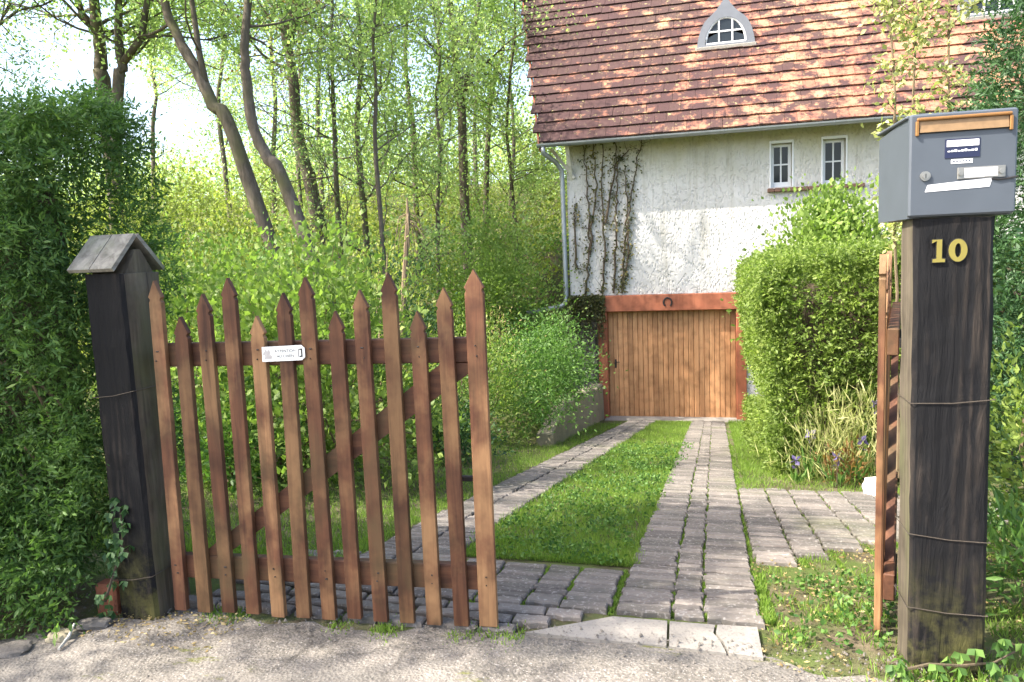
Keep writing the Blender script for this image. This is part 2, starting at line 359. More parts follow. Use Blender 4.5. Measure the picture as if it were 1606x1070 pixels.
class Leaves:
    def __init__(s): s.P = []; s.D = []; s.L = []; s.W = []; s.v = []
    def add(s, P, D, L, W, v):
        n = len(P); s.P.append(P); s.D.append(D)
        s.L.append(np.broadcast_to(L, n)); s.W.append(np.broadcast_to(W, n)); s.v.append(np.clip(np.broadcast_to(v, n), 0, 1))
    def build(s, name, mat, parent=None, fold=0.18, kind=None):
        P = np.concatenate(s.P); D = unit(np.concatenate(s.D)); L = np.concatenate(s.L)[:, None]; W = np.concatenate(s.W)[:, None]; v = np.concatenate(s.v)
        n = len(P); S = unit(np.cross(D, runit(n))); N = np.cross(D, S)
        mid = P + D*L*0.45
        V = np.stack([P, mid + S*W*0.5 + N*W*fold, P + D*L, mid - S*W*0.5 + N*W*fold], 1).reshape(-1, 3)
        b = np.arange(n)[:, None]*4
        F = np.concatenate([b + [0, 1, 2], b + [0, 2, 3]])
        o = np_mesh(name, V, F, mat, parent, np.repeat(v, 4))
        if kind: o['kind'] = kind
        return o
def ss(x): x = np.clip(x, 0, 1); return x*x*(3-2*x)
def wob(x, y, s=1.0):
    return (np.sin(x*1.7*s+0.3)*np.cos(y*1.3*s+1.1) + 0.5*np.sin(x*3.9*s+y*2.7*s+0.7) + 0.3*np.cos(x*7.1*s-y*6.3*s))/1.8

# ------------------------------------------------------------------ ground
YH = 14.27                                    # house front
def drive_z(Y): return -0.152*np.clip(np.asarray(Y, float)-3.0, 0, 11.3)
def gh(X, Y):
    X = np.asarray(X, float); Y = np.asarray(Y, float)
    zd = drive_z(Y)
    zg = -0.45*ss((Y-3)/6) + 0.27*np.clip(Y-13, 0, 20)
    diff = zg - zd
    step = np.clip(diff*0.6, 0, 0.5)*ss((Y-9.0)/1.2)
    w = ss((-1.95-X)/2.2); st = ss((-2.02-X)/0.12)
    left = step*st + (diff-step)*w
    zr = 0.0 - zd
    right = zr*0.55*ss((X-1.6)/2.0)*ss((Y-6.5)/2)
    z = zd + left + right
    rough = 0.02*wob(X*2, Y*2) * np.where(Y < 2.7, 0.4, 1.0) * np.where((X > -2) & (X < 1.3) & (Y > 2.6) & (Y < 14.3), 0.2, 1.0)
    far = ss((Y-40)/60.0)
    return z + rough + far*wob(X*0.05, Y*0.05)*1.5
xs = np.concatenate([np.linspace(-400, -40, 10), np.linspace(-36, -8.5, 28), np.arange(-8, 7, 0.14), np.linspace(7.5, 40, 20), np.linspace(60, 400, 8)])
ys = np.concatenate([np.linspace(-200, -10, 8), np.linspace(-8, 0, 10), np.arange(0.2, 16, 0.14), np.linspace(16.5, 45, 30), np.linspace(55, 600, 12)])
GX, GY = np.meshgrid(xs, ys); GZ = gh(GX, GY) - 0.012
V = np.stack([GX, GY, GZ], -1).reshape(-1, 3); nx = len(xs)
ii = (np.arange(len(ys)-1)[:, None]*nx + np.arange(nx-1)).ravel()
F = np.stack([ii, ii+1, ii+1+nx, ii+nx], 1)
g = np_mesh('ground', V, F, 'ground', smooth=True); tagt(g, 'sloping garden ground of soil and moss under the grass', 'ground', kind='structure')

# road in front of the gate: gritty concrete sheet with an uneven edge
xs = np.arange(-6, 6.01, 0.06); n_y = 34
rows = []
for x in xs:
    e = 2.70 + 0.035*math.sin(x*5.1) + 0.03*math.sin(x*11.3+1) + 0.02*math.sin(x*23+2) - 0.28*float(ss((-2.35-x)/0.6)) - 0.25*float(ss((-2.9-x)/1.2)) + 0.03*x
    if -0.95 < x < 0.25: e = 2.742 + .004*math.sin(x*30)
    elif x > -2.3 and x < 0: e += .03
    if x > 0.2: e -= 0.10*float(ss((x-0.2)/0.3))
    yy = np.linspace(-4, e, n_y)**1
    rows.append(np.stack([np.full(n_y, x), yy, np.zeros(n_y)], 1))
V = np.stack(rows); V[..., 2] = gh(V[..., 0], V[..., 1]) + 0.012 + 0.006*wob(V[..., 0]*6, V[..., 1]*6)
V[:, -1, 2] -= 0.02
nr = len(xs); ii = (np.arange(nr-1)[:, None]*n_y + np.arange(n_y-1)).ravel()
o = np_mesh('road', V.reshape(-1, 3), np.stack([ii, ii+n_y, ii+n_y+1, ii+1], 1), 'road', smooth=True)
tagt(o, 'gritty grey concrete road surface with moss patches before the gate', 'road', kind='structure')

# ------------------------------------------------------------------ driveway of interlocking pavers
drv = bpy.data.objects.new('driveway', None); COL.objects.link(drv)
tagt(drv, 'two paved wheel tracks running down to the garage', 'driveway', kind='structure')
SL = math.atan(0.152)
def paver_mesh(w, d, seed):
    r = random.Random(seed); k = 5; wav = [0, 0.006, -0.003, 0.005, 0]
    fr = [(-w/2 + w*i/(k-1), -d/2 + wav[i] + r.uniform(-.003, .003)) for i in range(k)]
    bk = [(-w/2 + w*i/(k-1), d/2 + wav[i] + r.uniform(-.003, .003)) for i in range(k)][::-1]
    out = fr + bk; n = len(out); t = 0.006
    vs = [(x, y, -0.05) for x, y in out] + [(x, y, -0.007) for x, y in out] + [(x*(1-2*t/w), y*(1-2*t/d), r.uniform(-.001, .001)) for x, y in out]
    fs = [tuple(range(2*n, 3*n))]
    for rr in range(2):
        for i in range(n): j = (i+1) % n; fs.append((rr*n+i, rr*n+j, rr*n+n+j, rr*n+n+i))
    return vs, fs
PV = []                                        # (x, y, w)
ROW = 0.068
def track_shift(Y): return 0.016*(Y-3.8)
y = 2.99; k = 0; rj = random.Random(2)
while y < 13.95:
    xo = -0.362 + (track_shift(y) if y > 3.8 else 0)
    for w in (0.222, 0.118, 0.222):
        PV.append((xo + w/2, y + rj.uniform(-.008, .008), w)); xo += w + 0.012
    if y > 3.55:
        xl = -1.80 + 0.05*max(0, y-4.6)
        for w in (0.235, 0.235): PV.append((xl + w/2, y, w)); xl += w + 0.016
    else:
        xl = -0.395
        for c in range(9):
            w = (0.20, 0.15, 0.21)[c % 3]; PV.append((xl - w/2, y + (0.02 if c % 2 else 0), w)); xl -= w + 0.016
    if 3.86 < y < 6.3:
        xr = 0.262 + track_shift(y)*.5
        for c in range(9):
            w = (0.20, 0.16)[c % 2]; xc = xr + w/2; xr += w + 0.018
            near = 3.85 + 0.9*(xc-0.3) + 0.06*math.sin(xc*9)
            if y > near and not (c > 6 and y > 6.0): PV.append((xc, y + (0.04 if c % 3 == 1 else 0), w))
    y += ROW; k += 1
for yy in (2.752, 2.832, 2.912):
    xl = -.745 + (yy-2.755)*1.6
    for c in range(8):
        w = (0.20, 0.15, 0.21)[(c+1) % 3]; PV.append((xl - w/2, yy, w)); xl -= w + .016
PV.sort(key=lambda p: p[0]**2 + p[1]**2)
meshes = {}
for w in sorted({p[2] for p in PV}):
    meshes[w] = []
    for sd in range(4):
        vs, fs = paver_mesh(w, 0.0595, sd*17+int(w*1000)); me = bpy.data.meshes.new('paver'); me.from_pydata(vs, [], fs); me.materials.append(M['paver']); meshes[w].append((me, vs, fs))
rest = MB(); rr = random.Random(3)
for i, (x, y, w) in enumerate(PV):
    sl = SL if y > 3.02 else 0.0
    z = float(drive_z(y)) + rr.uniform(-0.004, 0.004) + 0.014; tx = rr.uniform(-.03, .03); ty = rr.uniform(-.015, .015); rz = rr.uniform(-.03, .03)
    me, vs, fs = meshes[w][rr.randrange(4)]
    mt = Matrix.Translation((x + rr.uniform(-.009, .009), y, z)) @ Matrix.Rotation(-sl + tx, 4, 'X') @ Matrix.Rotation(ty, 4, 'Y') @ Matrix.Rotation(rz, 4, 'Z')
    if i < 300:
        o = link('paver', me, drv); o.matrix_local = mt
    else: rest.add([mt @ Vector(q) for q in vs], fs)
rest.build('far_pavers', 'paver', drv, kind='stuff')
# cracked concrete entrance slab between road and pavers
sl_ = bpy.data.objects.new('entrance_slab', None); COL.objects.link(sl_); tagt(sl_, 'cracked pale concrete slab at the gate opening', 'slab', kind='structure')
for poly in ([(-0.70, 2.735), (-0.145, 2.725), (-0.15, 2.925), (-0.37, 2.925)],
             [(-0.135, 2.725), (0.075, 2.715), (0.055, 2.80), (0.03, 2.86), (0.038, 2.925), (-0.14, 2.925)],
             [(0.085, 2.715), (0.205, 2.70), (0.20, 2.93), (0.048, 2.925), (0.04, 2.86), (0.065, 2.80)]):
    MB().prism([(x, y, -0.05) for x, y in poly], (0, 0, 1), 0.054 + 0.004*random.random()).build('slab', 'concrete', sl_)

# ------------------------------------------------------------------ house
house = thing('house', 'white roughcast house with red tiled roof above a garage', 'house', (1.5, YH, -1.71))
OPEN = [(1.235, 1.585, 2.575, 3.34), (2.10, 2.47, 2.56, 3.35)]           # small windows x0,x1,z0,z1
GX0, GX1, GZ1 = -1.95, 0.80, 0.71                                          # garage frame outer
def wall_front():
    b = MB(); X = sorted({-2.475, 6.4, GX0, GX1, *[o[0] for o in OPEN], *[o[1] for o in OPEN]}); Z = sorted({-1.9, GZ1, 3.95, *[o[2] for o in OPEN], *[o[3] for o in OPEN]})
    for i in range(len(X)-1):
        for j in range(len(Z)-1):
            x0, x1, z0, z1 = X[i], X[i+1], Z[j], Z[j+1]; cx, cz = (x0+x1)/2, (z0+z1)/2
            if any(o[0] < cx < o[1] and o[2] < cz < o[3] for o in OPEN): continue
            if cx < GX1 and cz < GZ1: continue
            b.add([(x0, YH, z0), (x1, YH, z0), (x1, YH, z1), (x0, YH, z1)], [(0, 1, 2, 3)])
    for x0, x1, z0, z1 in OPEN:                                            # reveals
        for a, c in (((x0, z0), (x0, z1)), ((x0, z1), (x1, z1)), ((x1, z1), (x1, z0)), ((x1, z0), (x0, z0))):
            b.add([(a[0], YH, a[1]), (c[0], YH, c[1]), (c[0], YH+0.25, c[1]), (a[0], YH+0.25, a[1])], [(0, 1, 2, 3)])
    # returns round the left corner, right end and back
    b.add([(-2.475, YH, 0.7), (-2.475, YH, 3.95), (-2.475, 21, 3.95), (-2.475, 21, 0.7)], [(0, 1, 2, 3)])
    b.add([(-2.475, YH, 3.95), (-2.475, 17.64, 7.9), (-2.475, 21, 3.95)], [(0, 1, 2)])
    b.add([(6.4, YH, -1.9), (6.4, 21, -1.9), (6.4, 21, 3.95), (6.4, YH, 3.95)], [(0, 1, 2, 3)])
    b.add([(-2.475, 21, 0.7), (-2.475, 21, 3.95), (6.4, 21, 3.95), (6.4, 21, 0.7)], [(0, 1, 2, 3)])
    b.add([(-2.475, YH, GZ1), (-2.475, YH+0.3, GZ1), (GX1, YH+0.3, GZ1), (GX1, YH, GZ1)], [(0, 1, 2, 3)])
    return b.build('wall', 'roughcast', house)
wall_front()
# rubble stone base left of the garage
base = MB().box(-2.52, -2.02, YH+0.03, YH+0.35, -1.9, 0.70).box(-2.55, -2.45, YH+0.04, 20, -1.9, 0.70).build('base_wall', 'old_wall', house)
rs = random.Random(5); z = -1.75; row = 0
while z < 0.62:
    h = rs.uniform(0.11, 0.19); h = min(h, 0.69-z); x = -2.53 + rs.uniform(0, .04)
    while x < -1.98:
        w = rs.uniform(0.12, 0.26); w = min(w, -1.955-x)
        if w > 0.05:
            c = (x+w/2, YH+0.0, z+h/2); st = MB().box(x+.008, x+w-.008, YH-0.045+rs.uniform(0, .03), YH+.05, z+.008, z+h-.008, 0.025).build('stone', 'stone', base)
        x += w
    z += h
# windows
for k, (x0, x1, z0, z1) in enumerate(OPEN):
    y = YH + 0.11
    fr = MB().box(x0, x0+.055, y, y+.05, z0, z1, .006).box(x1-.055, x1, y, y+.05, z0, z1, .006).box(x0+.055, x1-.055, y+.001, y+.049, z1-.055, z1, .006).box(x0+.055, x1-.055, y+.001, y+.049, z0, z0+.09, .006)
    win = fr.build('window', 'white_paint', house)
    cx = (x0+x1)/2; zc = (z0+.09+z1-.055)/2
    MB().box(cx-.013, cx+.013, y+.008, y+.04, z0+.085, z1-.05, .003).box(x0+.05, cx-.012, y+.009, y+.039, zc-.013, zc+.013, .003).box(cx+.012, x1-.05, y+.009, y+.039, zc-.013, zc+.013, .003).build('glazing_bar', 'white_paint', win)
    for a, b_ in ((x0+.05, cx-.008), (cx+.008, x1-.05)):
        for c, d in ((z0+.085, zc-.008), (zc+.008, z1-.05)):
            MB().box(a, b_, y+.02, y+.026, c, d).build('pane', 'glass', win)
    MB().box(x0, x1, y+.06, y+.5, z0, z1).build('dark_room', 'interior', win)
    MB().box(x0-.03, x0, YH-.012, YH+.03, z0-.02, z1+.05, .006).box(x1, x1+.03, YH-.012, YH+.03, z0-.02, z1+.05, .006).box(x0, x1, YH-.011, YH+.029, z1, z1+.05, .006).build('surround', 'white_paint', win)
x = 1.17
for k in range(14):                                                       # brick sill under both windows
    MB().box(x, x+.108, YH-.09, YH+.1, 2.485 + .004*random.random(), 2.553, .008).build('sill_brick', 'sill_brick', house); x += .115
# garage: frame, planks
frm = MB().box(GX0, GX1, YH-.07, YH+.22, 0.395, GZ1-.003, .012).build('lintel', 'frame_paint', house)
for a, b_ in ((GX0, -1.775), (0.615, GX1)): MB().box(a, b_, YH-.062, YH+.21, -1.72, 0.392, .012).build('jamb', 'frame_paint', house)
hs = MB(); hs.tube([( -0.62+0.075*math.cos(t), YH-.078, 0.555+0.085*math.sin(t)) for t in np.linspace(-0.9, math.pi+0.9, 15)], 0.016, 6).build('horseshoe', 'iron', house)
gd = MB().box(-1.776, 0.616, YH+.15, YH+.19, -1.70, 0.394).build('garage_door', 'door_wood', house)
npl = 25; pw = 2.39/npl; pm = bpy.data.meshes.new('plank')
tmp = MB().box(-pw/2+.003, pw/2-.003, -0.0125, 0.0125, -1.045, 1.045, .008)
pm.from_pydata(tmp.v, [], tmp.f); pm.materials.append(M['door_wood'])
for k in range(npl):
    o = link('plank', pm, gd); o.location = Vector((-1.775+pw*(k+.5), YH+.136+random.uniform(-.003, .003), -0.653)) - Vector(wloc(gd))
hd = MB().box(-1.66, -1.625, YH+.112, YH+.126, -0.72, -0.55, .005); hd.tube([(-1.64, YH+.125, -0.6), (-1.64, YH+.07, -0.6), (-1.56, YH+.065, -0.6)], .009, 6)
hd.build('door_handle', 'iron', gd)
MB().box(-1.85, 0.75, YH-.42, YH+.12, -1.80, -1.675, .02).build('threshold', 'concrete', house)
# roof
PIT = R_(50); EY, EZ = 13.80, 3.575
cP, sP = math.cos(PIT), math.sin(PIT)
def rp(x, s, h=0.0): return (x, EY + s*cP - h*sP, EZ + s*sP + h*cP)
RL = 5.95
deck = MB(); xl0, xl1 = -2.87, -2.87-0.188*RL
deck.add([rp(xl0, 0.02, -.03), rp(6.9, 0.02, -.03), rp(6.9, RL, -.03), rp(xl1, RL, -.03), rp(xl0, 0.02, -.08), rp(6.9, 0.02, -.08), rp(6.9, RL, -.08), rp(xl1, RL, -.08)],
         [(0, 1, 2, 3), (7, 6, 5, 4), (0, 4, 5, 1), (3, 2, 6, 7), (0, 3, 7, 4), (1, 5, 6, 2)])
ry, rz = rp(0, RL)[1], rp(0, RL)[2]
deck.add([(xl1, ry, rz-.03), (6.9, ry, rz-.03), (6.9, 2*ry-EY, EZ), (xl0, 2*ry-EY, EZ)], [(0, 1, 2, 3)])
roof = deck.build('roof', 'white_wood', house)
GA, TW = 0.272, 0.205
def tile_mesh(seed):
    r = random.Random(seed); w = TW/2-.002
    vs = []
    for (x, s) in ((-w, 0), (w, 0), (w, .34), (-w, .34)):
        for h in (0.0, 0.028): vs.append((x + r.uniform(-.002, .002), s + (r.uniform(-.010, .008) if s == 0 else 0), h + 0.042 - 0.040*s/.34))
    return vs, [(0, 2, 4, 6)[::-1], (1, 3, 5, 7), (0, 2, 3, 1), (2, 4, 5, 3), (4, 6, 7, 5), (6, 0, 1, 7)]
TM = []
for sd in range(8):
    vs, fs = tile_mesh(sd); me = bpy.data.meshes.new('tile'); me.from_pydata(vs, [], fs); me.materials.append(M['roof_tile']); TM.append((me, vs, fs))
TL = []
for row in range(22):
    s = row*GA; xv = -2.87 - 0.188*s - 0.02; x = xv + TW/2 - (TW/2 if row % 2 else 0)
    while x < 6.85:
        if x + TW/2 > xv + .06: TL.append((x, s, row))
        x += TW
DORX0, DORX1, DORS = -0.03, 1.02, 2.26
def tvis(t):
    x, s, r_ = t; p = np.array(rp(x, s+.15)) - _O; zc = p@_F; px = 803 + F_PX*(p@_R)/zc; py = 535 - F_PX*(p@_U)/zc
    return 830 < px < 1400 and 5 < py < 240
cand = sorted([i for i, t in enumerate(TL) if tvis(t)], key=lambda i: (np.array(rp(TL[i][0], TL[i][1])) - _O)@_F)[:300]
cs = set(cand); rest = MB(); rb = Matrix(((1, 0, 0), (0, cP, -sP), (0, sP, cP))).to_4x4(); rq = random.Random(11); hl = Vector(wloc(house))
for i, (x, s, row) in enumerate(TL):
    me, vs, fs = TM[rq.randrange(8)]
    mt = Matrix.Translation(Vector(rp(x, s + rq.uniform(-.006, .006), rq.uniform(0, .006)))) @ rb @ Matrix.Rotation(rq.uniform(-.012, .012), 4, 'Z') @ Matrix.Rotation(rq.uniform(-.015, .015), 4, 'Y')
    if i in cs:
        o = link('tile', me, roof); o.matrix_local = Matrix.Translation(-hl) @ mt
    else: rest.add([mt @ Vector(q) for q in vs], fs)
rest.build('further_tiles', 'roof_tile', roof, kind='stuff')
# verge board along the flared left edge
vb = MB(); a0, a1 = rp(-2.885, -.02, -.16), rp(-2.885-.188*RL, RL, -.16); b0, b1 = rp(-2.885, -.02, .03), rp(-2.885-.188*RL, RL, .03)
vb.add([a0, a1, b1, b0] + [(p[0]-.03, p[1], p[2]) for p in (a0, a1, b1, b0)], [(0, 1, 2, 3), (7, 6, 5, 4), (0, 4, 5, 1), (3, 2, 6, 7), (0, 3, 7, 4), (1, 5, 6, 2)])
vb.build('verge_board', 'frame_paint', roof)
# soffit boards and wooden bracket
MB().add([(-2.87, EY+.05, 3.545), (6.8, EY+.05, 3.545), (6.8, YH, 3.62), (-2.87, YH, 3.62)], [(0, 1, 2, 3)]).build('soffit', 'white_wood', house)
MB().prism([(-2.43, YH-.40, 3.54), (-2.43, YH-.34, 3.54), (-2.43, YH-.002, 3.02), (-2.43, YH-.002, 2.93)], (1, 0, 0), .07).prism([(-2.80, YH-.05, 3.54), (-2.72, YH-.05, 3.54), (-2.30, YH-.05, 2.98), (-2.34, YH-.05, 2.95)], (0, 1, 0), .045).build('eave_bracket', 'white_wood', house)
# gutter (half round) and downpipe
gt = MB(); prof = [(0.065*math.cos(t), 0.065*math.sin(t)) for t in np.linspace(math.pi, 2*math.pi, 9)]
prof += [(0.060*math.cos(t), 0.060*math.sin(t)) for t in np.linspace(2*math.pi, math.pi, 9)]
gy, gz = EY-.035, EZ-.0
vs = [(x, gy+a, gz+b_) for x in (-2.93, 6.9) for a, b_ in prof]; n = len(prof)
gt.add(vs, [tuple(range(n)), tuple(range(2*n-1, n-1, -1))] + [(i, n+i, n+(i+1) % n, (i+1) % n) for i in range(n)])
gut = gt.build('gutter', 'zinc', house, smooth=False)
for x in np.arange(-2.6, 6.8, .6):
    hk = MB(); hk.tube([(x, gy+.068*math.cos(t), gz+.068*math.sin(t)) for t in np.linspace(math.pi, 2*math.pi, 7)], .006, 5); hk.build('gutter_hook', 'zinc', gut)
dp = MB(); dp.tube([(-2.82, gy, gz-.05), (-2.82, gy+.01, gz-.16), (-2.66, YH-.16, 3.28), (-2.56, YH-.07, 3.12), (-2.555, YH-.06, 2.9), (-2.55, YH-.06, 0.72), (-2.56, YH-.08, 0.60), (-2.64, YH-.1, 0.53), (-3.30, YH-.3, 0.42)], .045, 10)
dpo = dp.build('downpipe', 'zinc', house, smooth=True)
for z in (2.7, 1.7, 0.9):
    MB().tube([(-2.552, YH-.06, z-.02), (-2.552, YH-.06, z+.02)], .053, 10).build('pipe_collar', 'zinc', dpo)
# small lead-clad arched dormers
def dormer(xc, sbase, w, h, yfront_off=0.0):
    y0 = EY + sbase*cP - .03; zb = EZ + sbase*sP + .02
    dm = MB(); N = 19; outer = []; inner = []
    for t in np.linspace(0, math.pi, N):                                  # bell shape with a pointed top
        c, s_ = math.cos(t), math.sin(t); r_ = abs(c)
        zz = s_**0.75*h*0.74 + h*0.26*max(0, 1-r_/0.45)**1.3
        outer.append((xc + w/2*c*(1.0 if s_ > .25 else 1.0 + .06*(1-s_/.25)), zz))
        inner.append((xc + w*0.375*c, .075 + s_*h*0.52))
    vs = []; fs = []
    for (x, z_) in outer: vs.append((x, y0, zb+z_))
    for (x, z_) in inner: vs.append((x, y0, zb+z_))
    for (x, z_) in outer: vs.append((x, y0 + z_/math.tan(PIT) + .06, zb+z_))
    for (x, z_) in inner: vs.append((x, y0 + .06, zb+z_))
    for i in range(N-1):
        fs.append((i, N+i, N+i+1, i+1)); fs.append((i, i+1, 2*N+i+1, 2*N+i)); fs.append((N+i, 3*N+i, 3*N+i+1, N+i+1))
    fs.append((0, 2*N-1+0, N)[:0] or (0, N-1, 2*N-1, N))
    dm.add(vs, fs)
    d = dm.build('dormer', 'lead', house)
    MB().box(xc-w/2-.05, xc+w/2+.05, y0-.07, y0+.1, zb-.05, zb+.03, .012).build('dormer_sill', 'concrete', d)
    fr = MB(); arc = [(xc + w*0.36*math.cos(t), y0+.03, zb+.09 + math.sin(t)*h*0.50) for t in np.linspace(0, math.pi, 17)]
    fr.tube(arc + [arc[0]], .022, 6); ww = w*0.36
    fr.box(xc-ww/3-.014, xc-ww/3+.014, y0+.015, y0+.045, zb+.09, zb+.09+h*.50*math.sqrt(1-1/9)).box(xc+ww/3-.014, xc+ww/3+.014, y0+.015, y0+.045, zb+.09, zb+.09+h*.50*math.sqrt(1-1/9)).box(xc-ww*.9, xc+ww*.9, y0+.017, y0+.043, zb+.09+h*.22, zb+.09+h*.22+.028)
    wf = fr.build('window_frame', 'white_paint', d)
    for k in range(3):
        a = xc - ww + 2*ww*k/3 + .01; b_ = a + 2*ww/3 - .02
        zt = lambda x: zb+.09 + h*.50*math.sqrt(max(0, 1-((x-xc)/ww)**2))
        MB().add([(a, y0+.032, zb+.1), (b_, y0+.032, zb+.1), (b_, y0+.032, min(zb+.09+h*.22, zt(b_))), (a, y0+.032, min(zb+.09+h*.22, zt(a)))], [(0, 1, 2, 3)]).build('pane', 'glass', wf)
        xs_ = np.linspace(a, b_, 6); lo = zb+.09+h*.22+.026
        pts = [(x, y0+.032, max(lo, zt(x)-.01)) for x in xs_]
        MB().add([(a, y0+.032, lo), (b_, y0+.032, lo)] + pts[::-1], [tuple(range(8))]).build('pane', 'glass', wf)
dormer(0.50, DORS, 1.02, 0.93)
dormer(5.0, DORS+.05, 1.02, 0.93)

# retaining wall beside the drive, at the garage
rw = thing('retaining_wall', 'low mossy concrete retaining wall beside the drive at the garage', 'wall', (-2.0, 11.8, -1.3))
ysr = np.linspace(9.2, 14.2, 14); b = MB(); vs = []
for y in ysr:
    zt = float(gh(-2.4, y)) + .06 + .03*math.sin(y*5); zb = float(drive_z(y)) - .2; j = .02*math.sin(y*9)
    vs += [(-1.88+j, y, zb), (-1.90+j, y, zt-.02), (-1.92+j, y, zt), (-2.10, y, zt), (-2.12, y, zb)]
fs = [(i*5+k, i*5+k+1, i*5+k+6, i*5+k+5) for i in range(13) for k in range(4)] + [(0, 1, 2, 3, 4)[::-1], tuple(65+k for k in range(5))]
b.add(vs, fs).build('wall_body', 'old_wall', rw)

# ------------------------------------------------------------------ gate posts
def post(root, x0, x1, y0, y1, z0, z1, seed, lean=0.0, ch=0.014):
    r = random.Random(seed); b = MB(); nz = 22; cx, cy = (x0+x1)/2, (y0+y1)/2
    ring0 = [(x0+ch, y0), (cx, y0), (x1-ch, y0), (x1, y0+ch), (x1, cy), (x1, y1-ch), (x1-ch, y1), (x0+ch, y1), (x0, y1-ch), (x0, cy), (x0, y0+ch)]
    n = len(ring0); vs = []
    for k in range(nz):
        t = k/(nz-1); z = z0+(z1-z0)*t
        for (x, y) in ring0: vs.append((x + r.uniform(-.0025, .0025) + lean*(1-t), y + r.uniform(-.0025, .0025), z + (r.uniform(-.004, .004) if k == nz-1 else 0)))
    for k in range(nz-1):
        for i in range(n):
            j = (i+1) % n; b.add([], []); b.f.append((k*n+i, k*n+j, k*n+n+j, k*n+n+i)); b.mi.append(0 if i in (0, 1, 2, 10) else 1)
    b.f.append(tuple((nz-1)*n+i for i in range(n))); b.mi.append(1); b.v = vs
    return b.build('post_body', ['post_tar', 'post_wood'], root)
lp = thing('gate_post', 'dark weathered gate post with a little wooden roof cap', 'post', (-2.42, 2.7, 0))
post(lp, -2.51, -2.315, 2.57, 2.80, -0.1, 1.50, 3, lean=0.012)
MB().prism([(-2.325, 2.60, 1.495), (-2.325, 2.77, 1.495), (-2.325, 2.70, 1.60), (-2.325, 2.67, 1.60)], (-1, 0, 0), .17).build('cap_block', 'post_wood', lp)
cap = MB()
for sgn, ye in ((-1, 2.535), (1, 2.845)):
    e = np.array([0, (ye-2.69), 1.505-1.66]); e /= np.linalg.norm(e); nn = np.array([0, sgn*.155, .155]); nn /= np.linalg.norm(nn)
    if sgn < 0: nn = np.array([0, -.7, .7])/.99
    for q in range(2):
        x0 = -2.55 + q*.113; a = np.array([x0, 2.69, 1.655]); L = .205
        poly = [a, a+[.109, 0, 0], a+[.109, 0, 0]+e*L, a+e*L]
        MB().prism(poly if sgn > 0 else poly[::-1], nn, .018).build('roof_board', 'cap_wood', lp)
def wire_ring(root, x0, x1, y0, y1, z, dz=0.0, r=.0018):
    e = .004; P = [(x0-e, y0-e, z), ((x0+x1)/2, y0-e-.001, z-.006+dz/2), (x1+e, y0-e, z+dz), (x1+e, y1+e, z+dz), (x0-e, y1+e, z), (x0-e, y0-e, z)]
    MB().tube(P, r, 5).build('wire_tie', 'wire', root)
wire_ring(lp, -2.505, -2.31, 2.565, 2.805, .98, .03); wire_ring(lp, -2.50, -2.305, 2.565, 2.805, .17, .03)
rpst = thing('gate_post', 'tall black gate post with the yellow number ten carrying the mailbox', 'post', (.81, 2.8, 0))
post(rpst, .682, .922, 2.72, 2.885, -0.1, 1.572, 9, lean=.012)
for z, dz in ((.957, .015), (.50, -.02), (.235, -.015)): wire_ring(rpst, .686, .93, 2.72, 2.885, z, dz, .0018)
# yellow number 10 with black edge
def digits(root, y, mat, grow, th):
    b = MB(); X, Z, Hh = .738, 1.43, .074; g = grow
    one = [(0-g, -g), (.036+g, -g), (.036+g, .010+g), (.0265+g, .012+g), (.0265+g, Hh+g), (.016-g, Hh+g), (-.002-g, .074), (-.002-g, .063-g), (.0115-g, .070-g), (.0115-g, .012+g), (-g, .010+g)]
    b.prism([(X+a, y, Z+c) for a, c in one], (0, -1, 0), th)
    N = 28; cx, cz = X+.074, Z+Hh/2; vs = []; fs = []
    for k in range(N):
        t = 2*math.pi*k/N; c, s_ = math.cos(t), math.sin(t)
        for rx, rz in ((.027+g, Hh/2+g), (.0095-g*.7, Hh/2-.014-g*.7)):
            for dy in (0, -th): vs.append((cx+rx*c, y+dy, cz+rz*s_))
    for k in range(N):
        a, d = k*4, ((k+1) % N)*4
        fs += [(a+1, a+3, d+3, d+1), (a, d, d+2, a+2), (a, a+1, d+1, d), (a+2, d+2, d+3, a+3)]
    b.add(vs, fs); return b.build('house_number' if mat == 'yellow' else 'number_edge', mat, root)
digits(rpst, 2.7185, 'black', .003, .003); digits(rpst, 2.7155, 'yellow', 0, .004)

# ------------------------------------------------------------------ mailbox
mbx = thing('mailbox', 'grey metal mailbox on top of the black number ten post', 'mailbox', (.81, 2.9, 1.576))
mb = MB(); X0, X1, Z0, Z1, Y0, Y1 = -.155, .157, .0, .328, -.18, .205     # local: front at -y
prof = [(Y0+.012, Z0), (Y1, Z0), (Y1, Z1-.02), (Y0+.012, Z1)]
mb.prism([(X0+.004, a, c) for a, c in prof], (1, 0, 0), X1-X0-.008)
mb.build('case', 'mail_paint', mbx, local=True)
MB().box(X0, X1, Y0-.014, Y0+.011, Z0+.004, Z1+.004, .006).build('door', 'mail_paint', mbx, local=True)
MB().box(X0-.004, X1+.004, Y0+.016, Y1+.006, Z1-.006, Z1+.006, .004).build('lid', 'mail_paint', mbx, local=True)
mb_front = Y0-.014
def fp(name, mat, x0, x1, z0, z1, d=.002, b=.0006, par=None, off=0.0):
    return MB().box(x0, x1, mb_front-d-off, mb_front-off-.0002, z0, z1, b).build(name, mat, par or mbx, local=True)
fp('slot', 'black', -.133, .132, .268, .312, .0015)
MB().box(-.137, .137, mb_front-.012, mb_front, .309, .319, .003).box(-.140, -.130, mb_front-.010, mb_front, .262, .3085, .002).box(.130, .140, mb_front-.010, mb_front, .262, .3085, .002).build('slot_frame', 'brass', mbx, local=True)
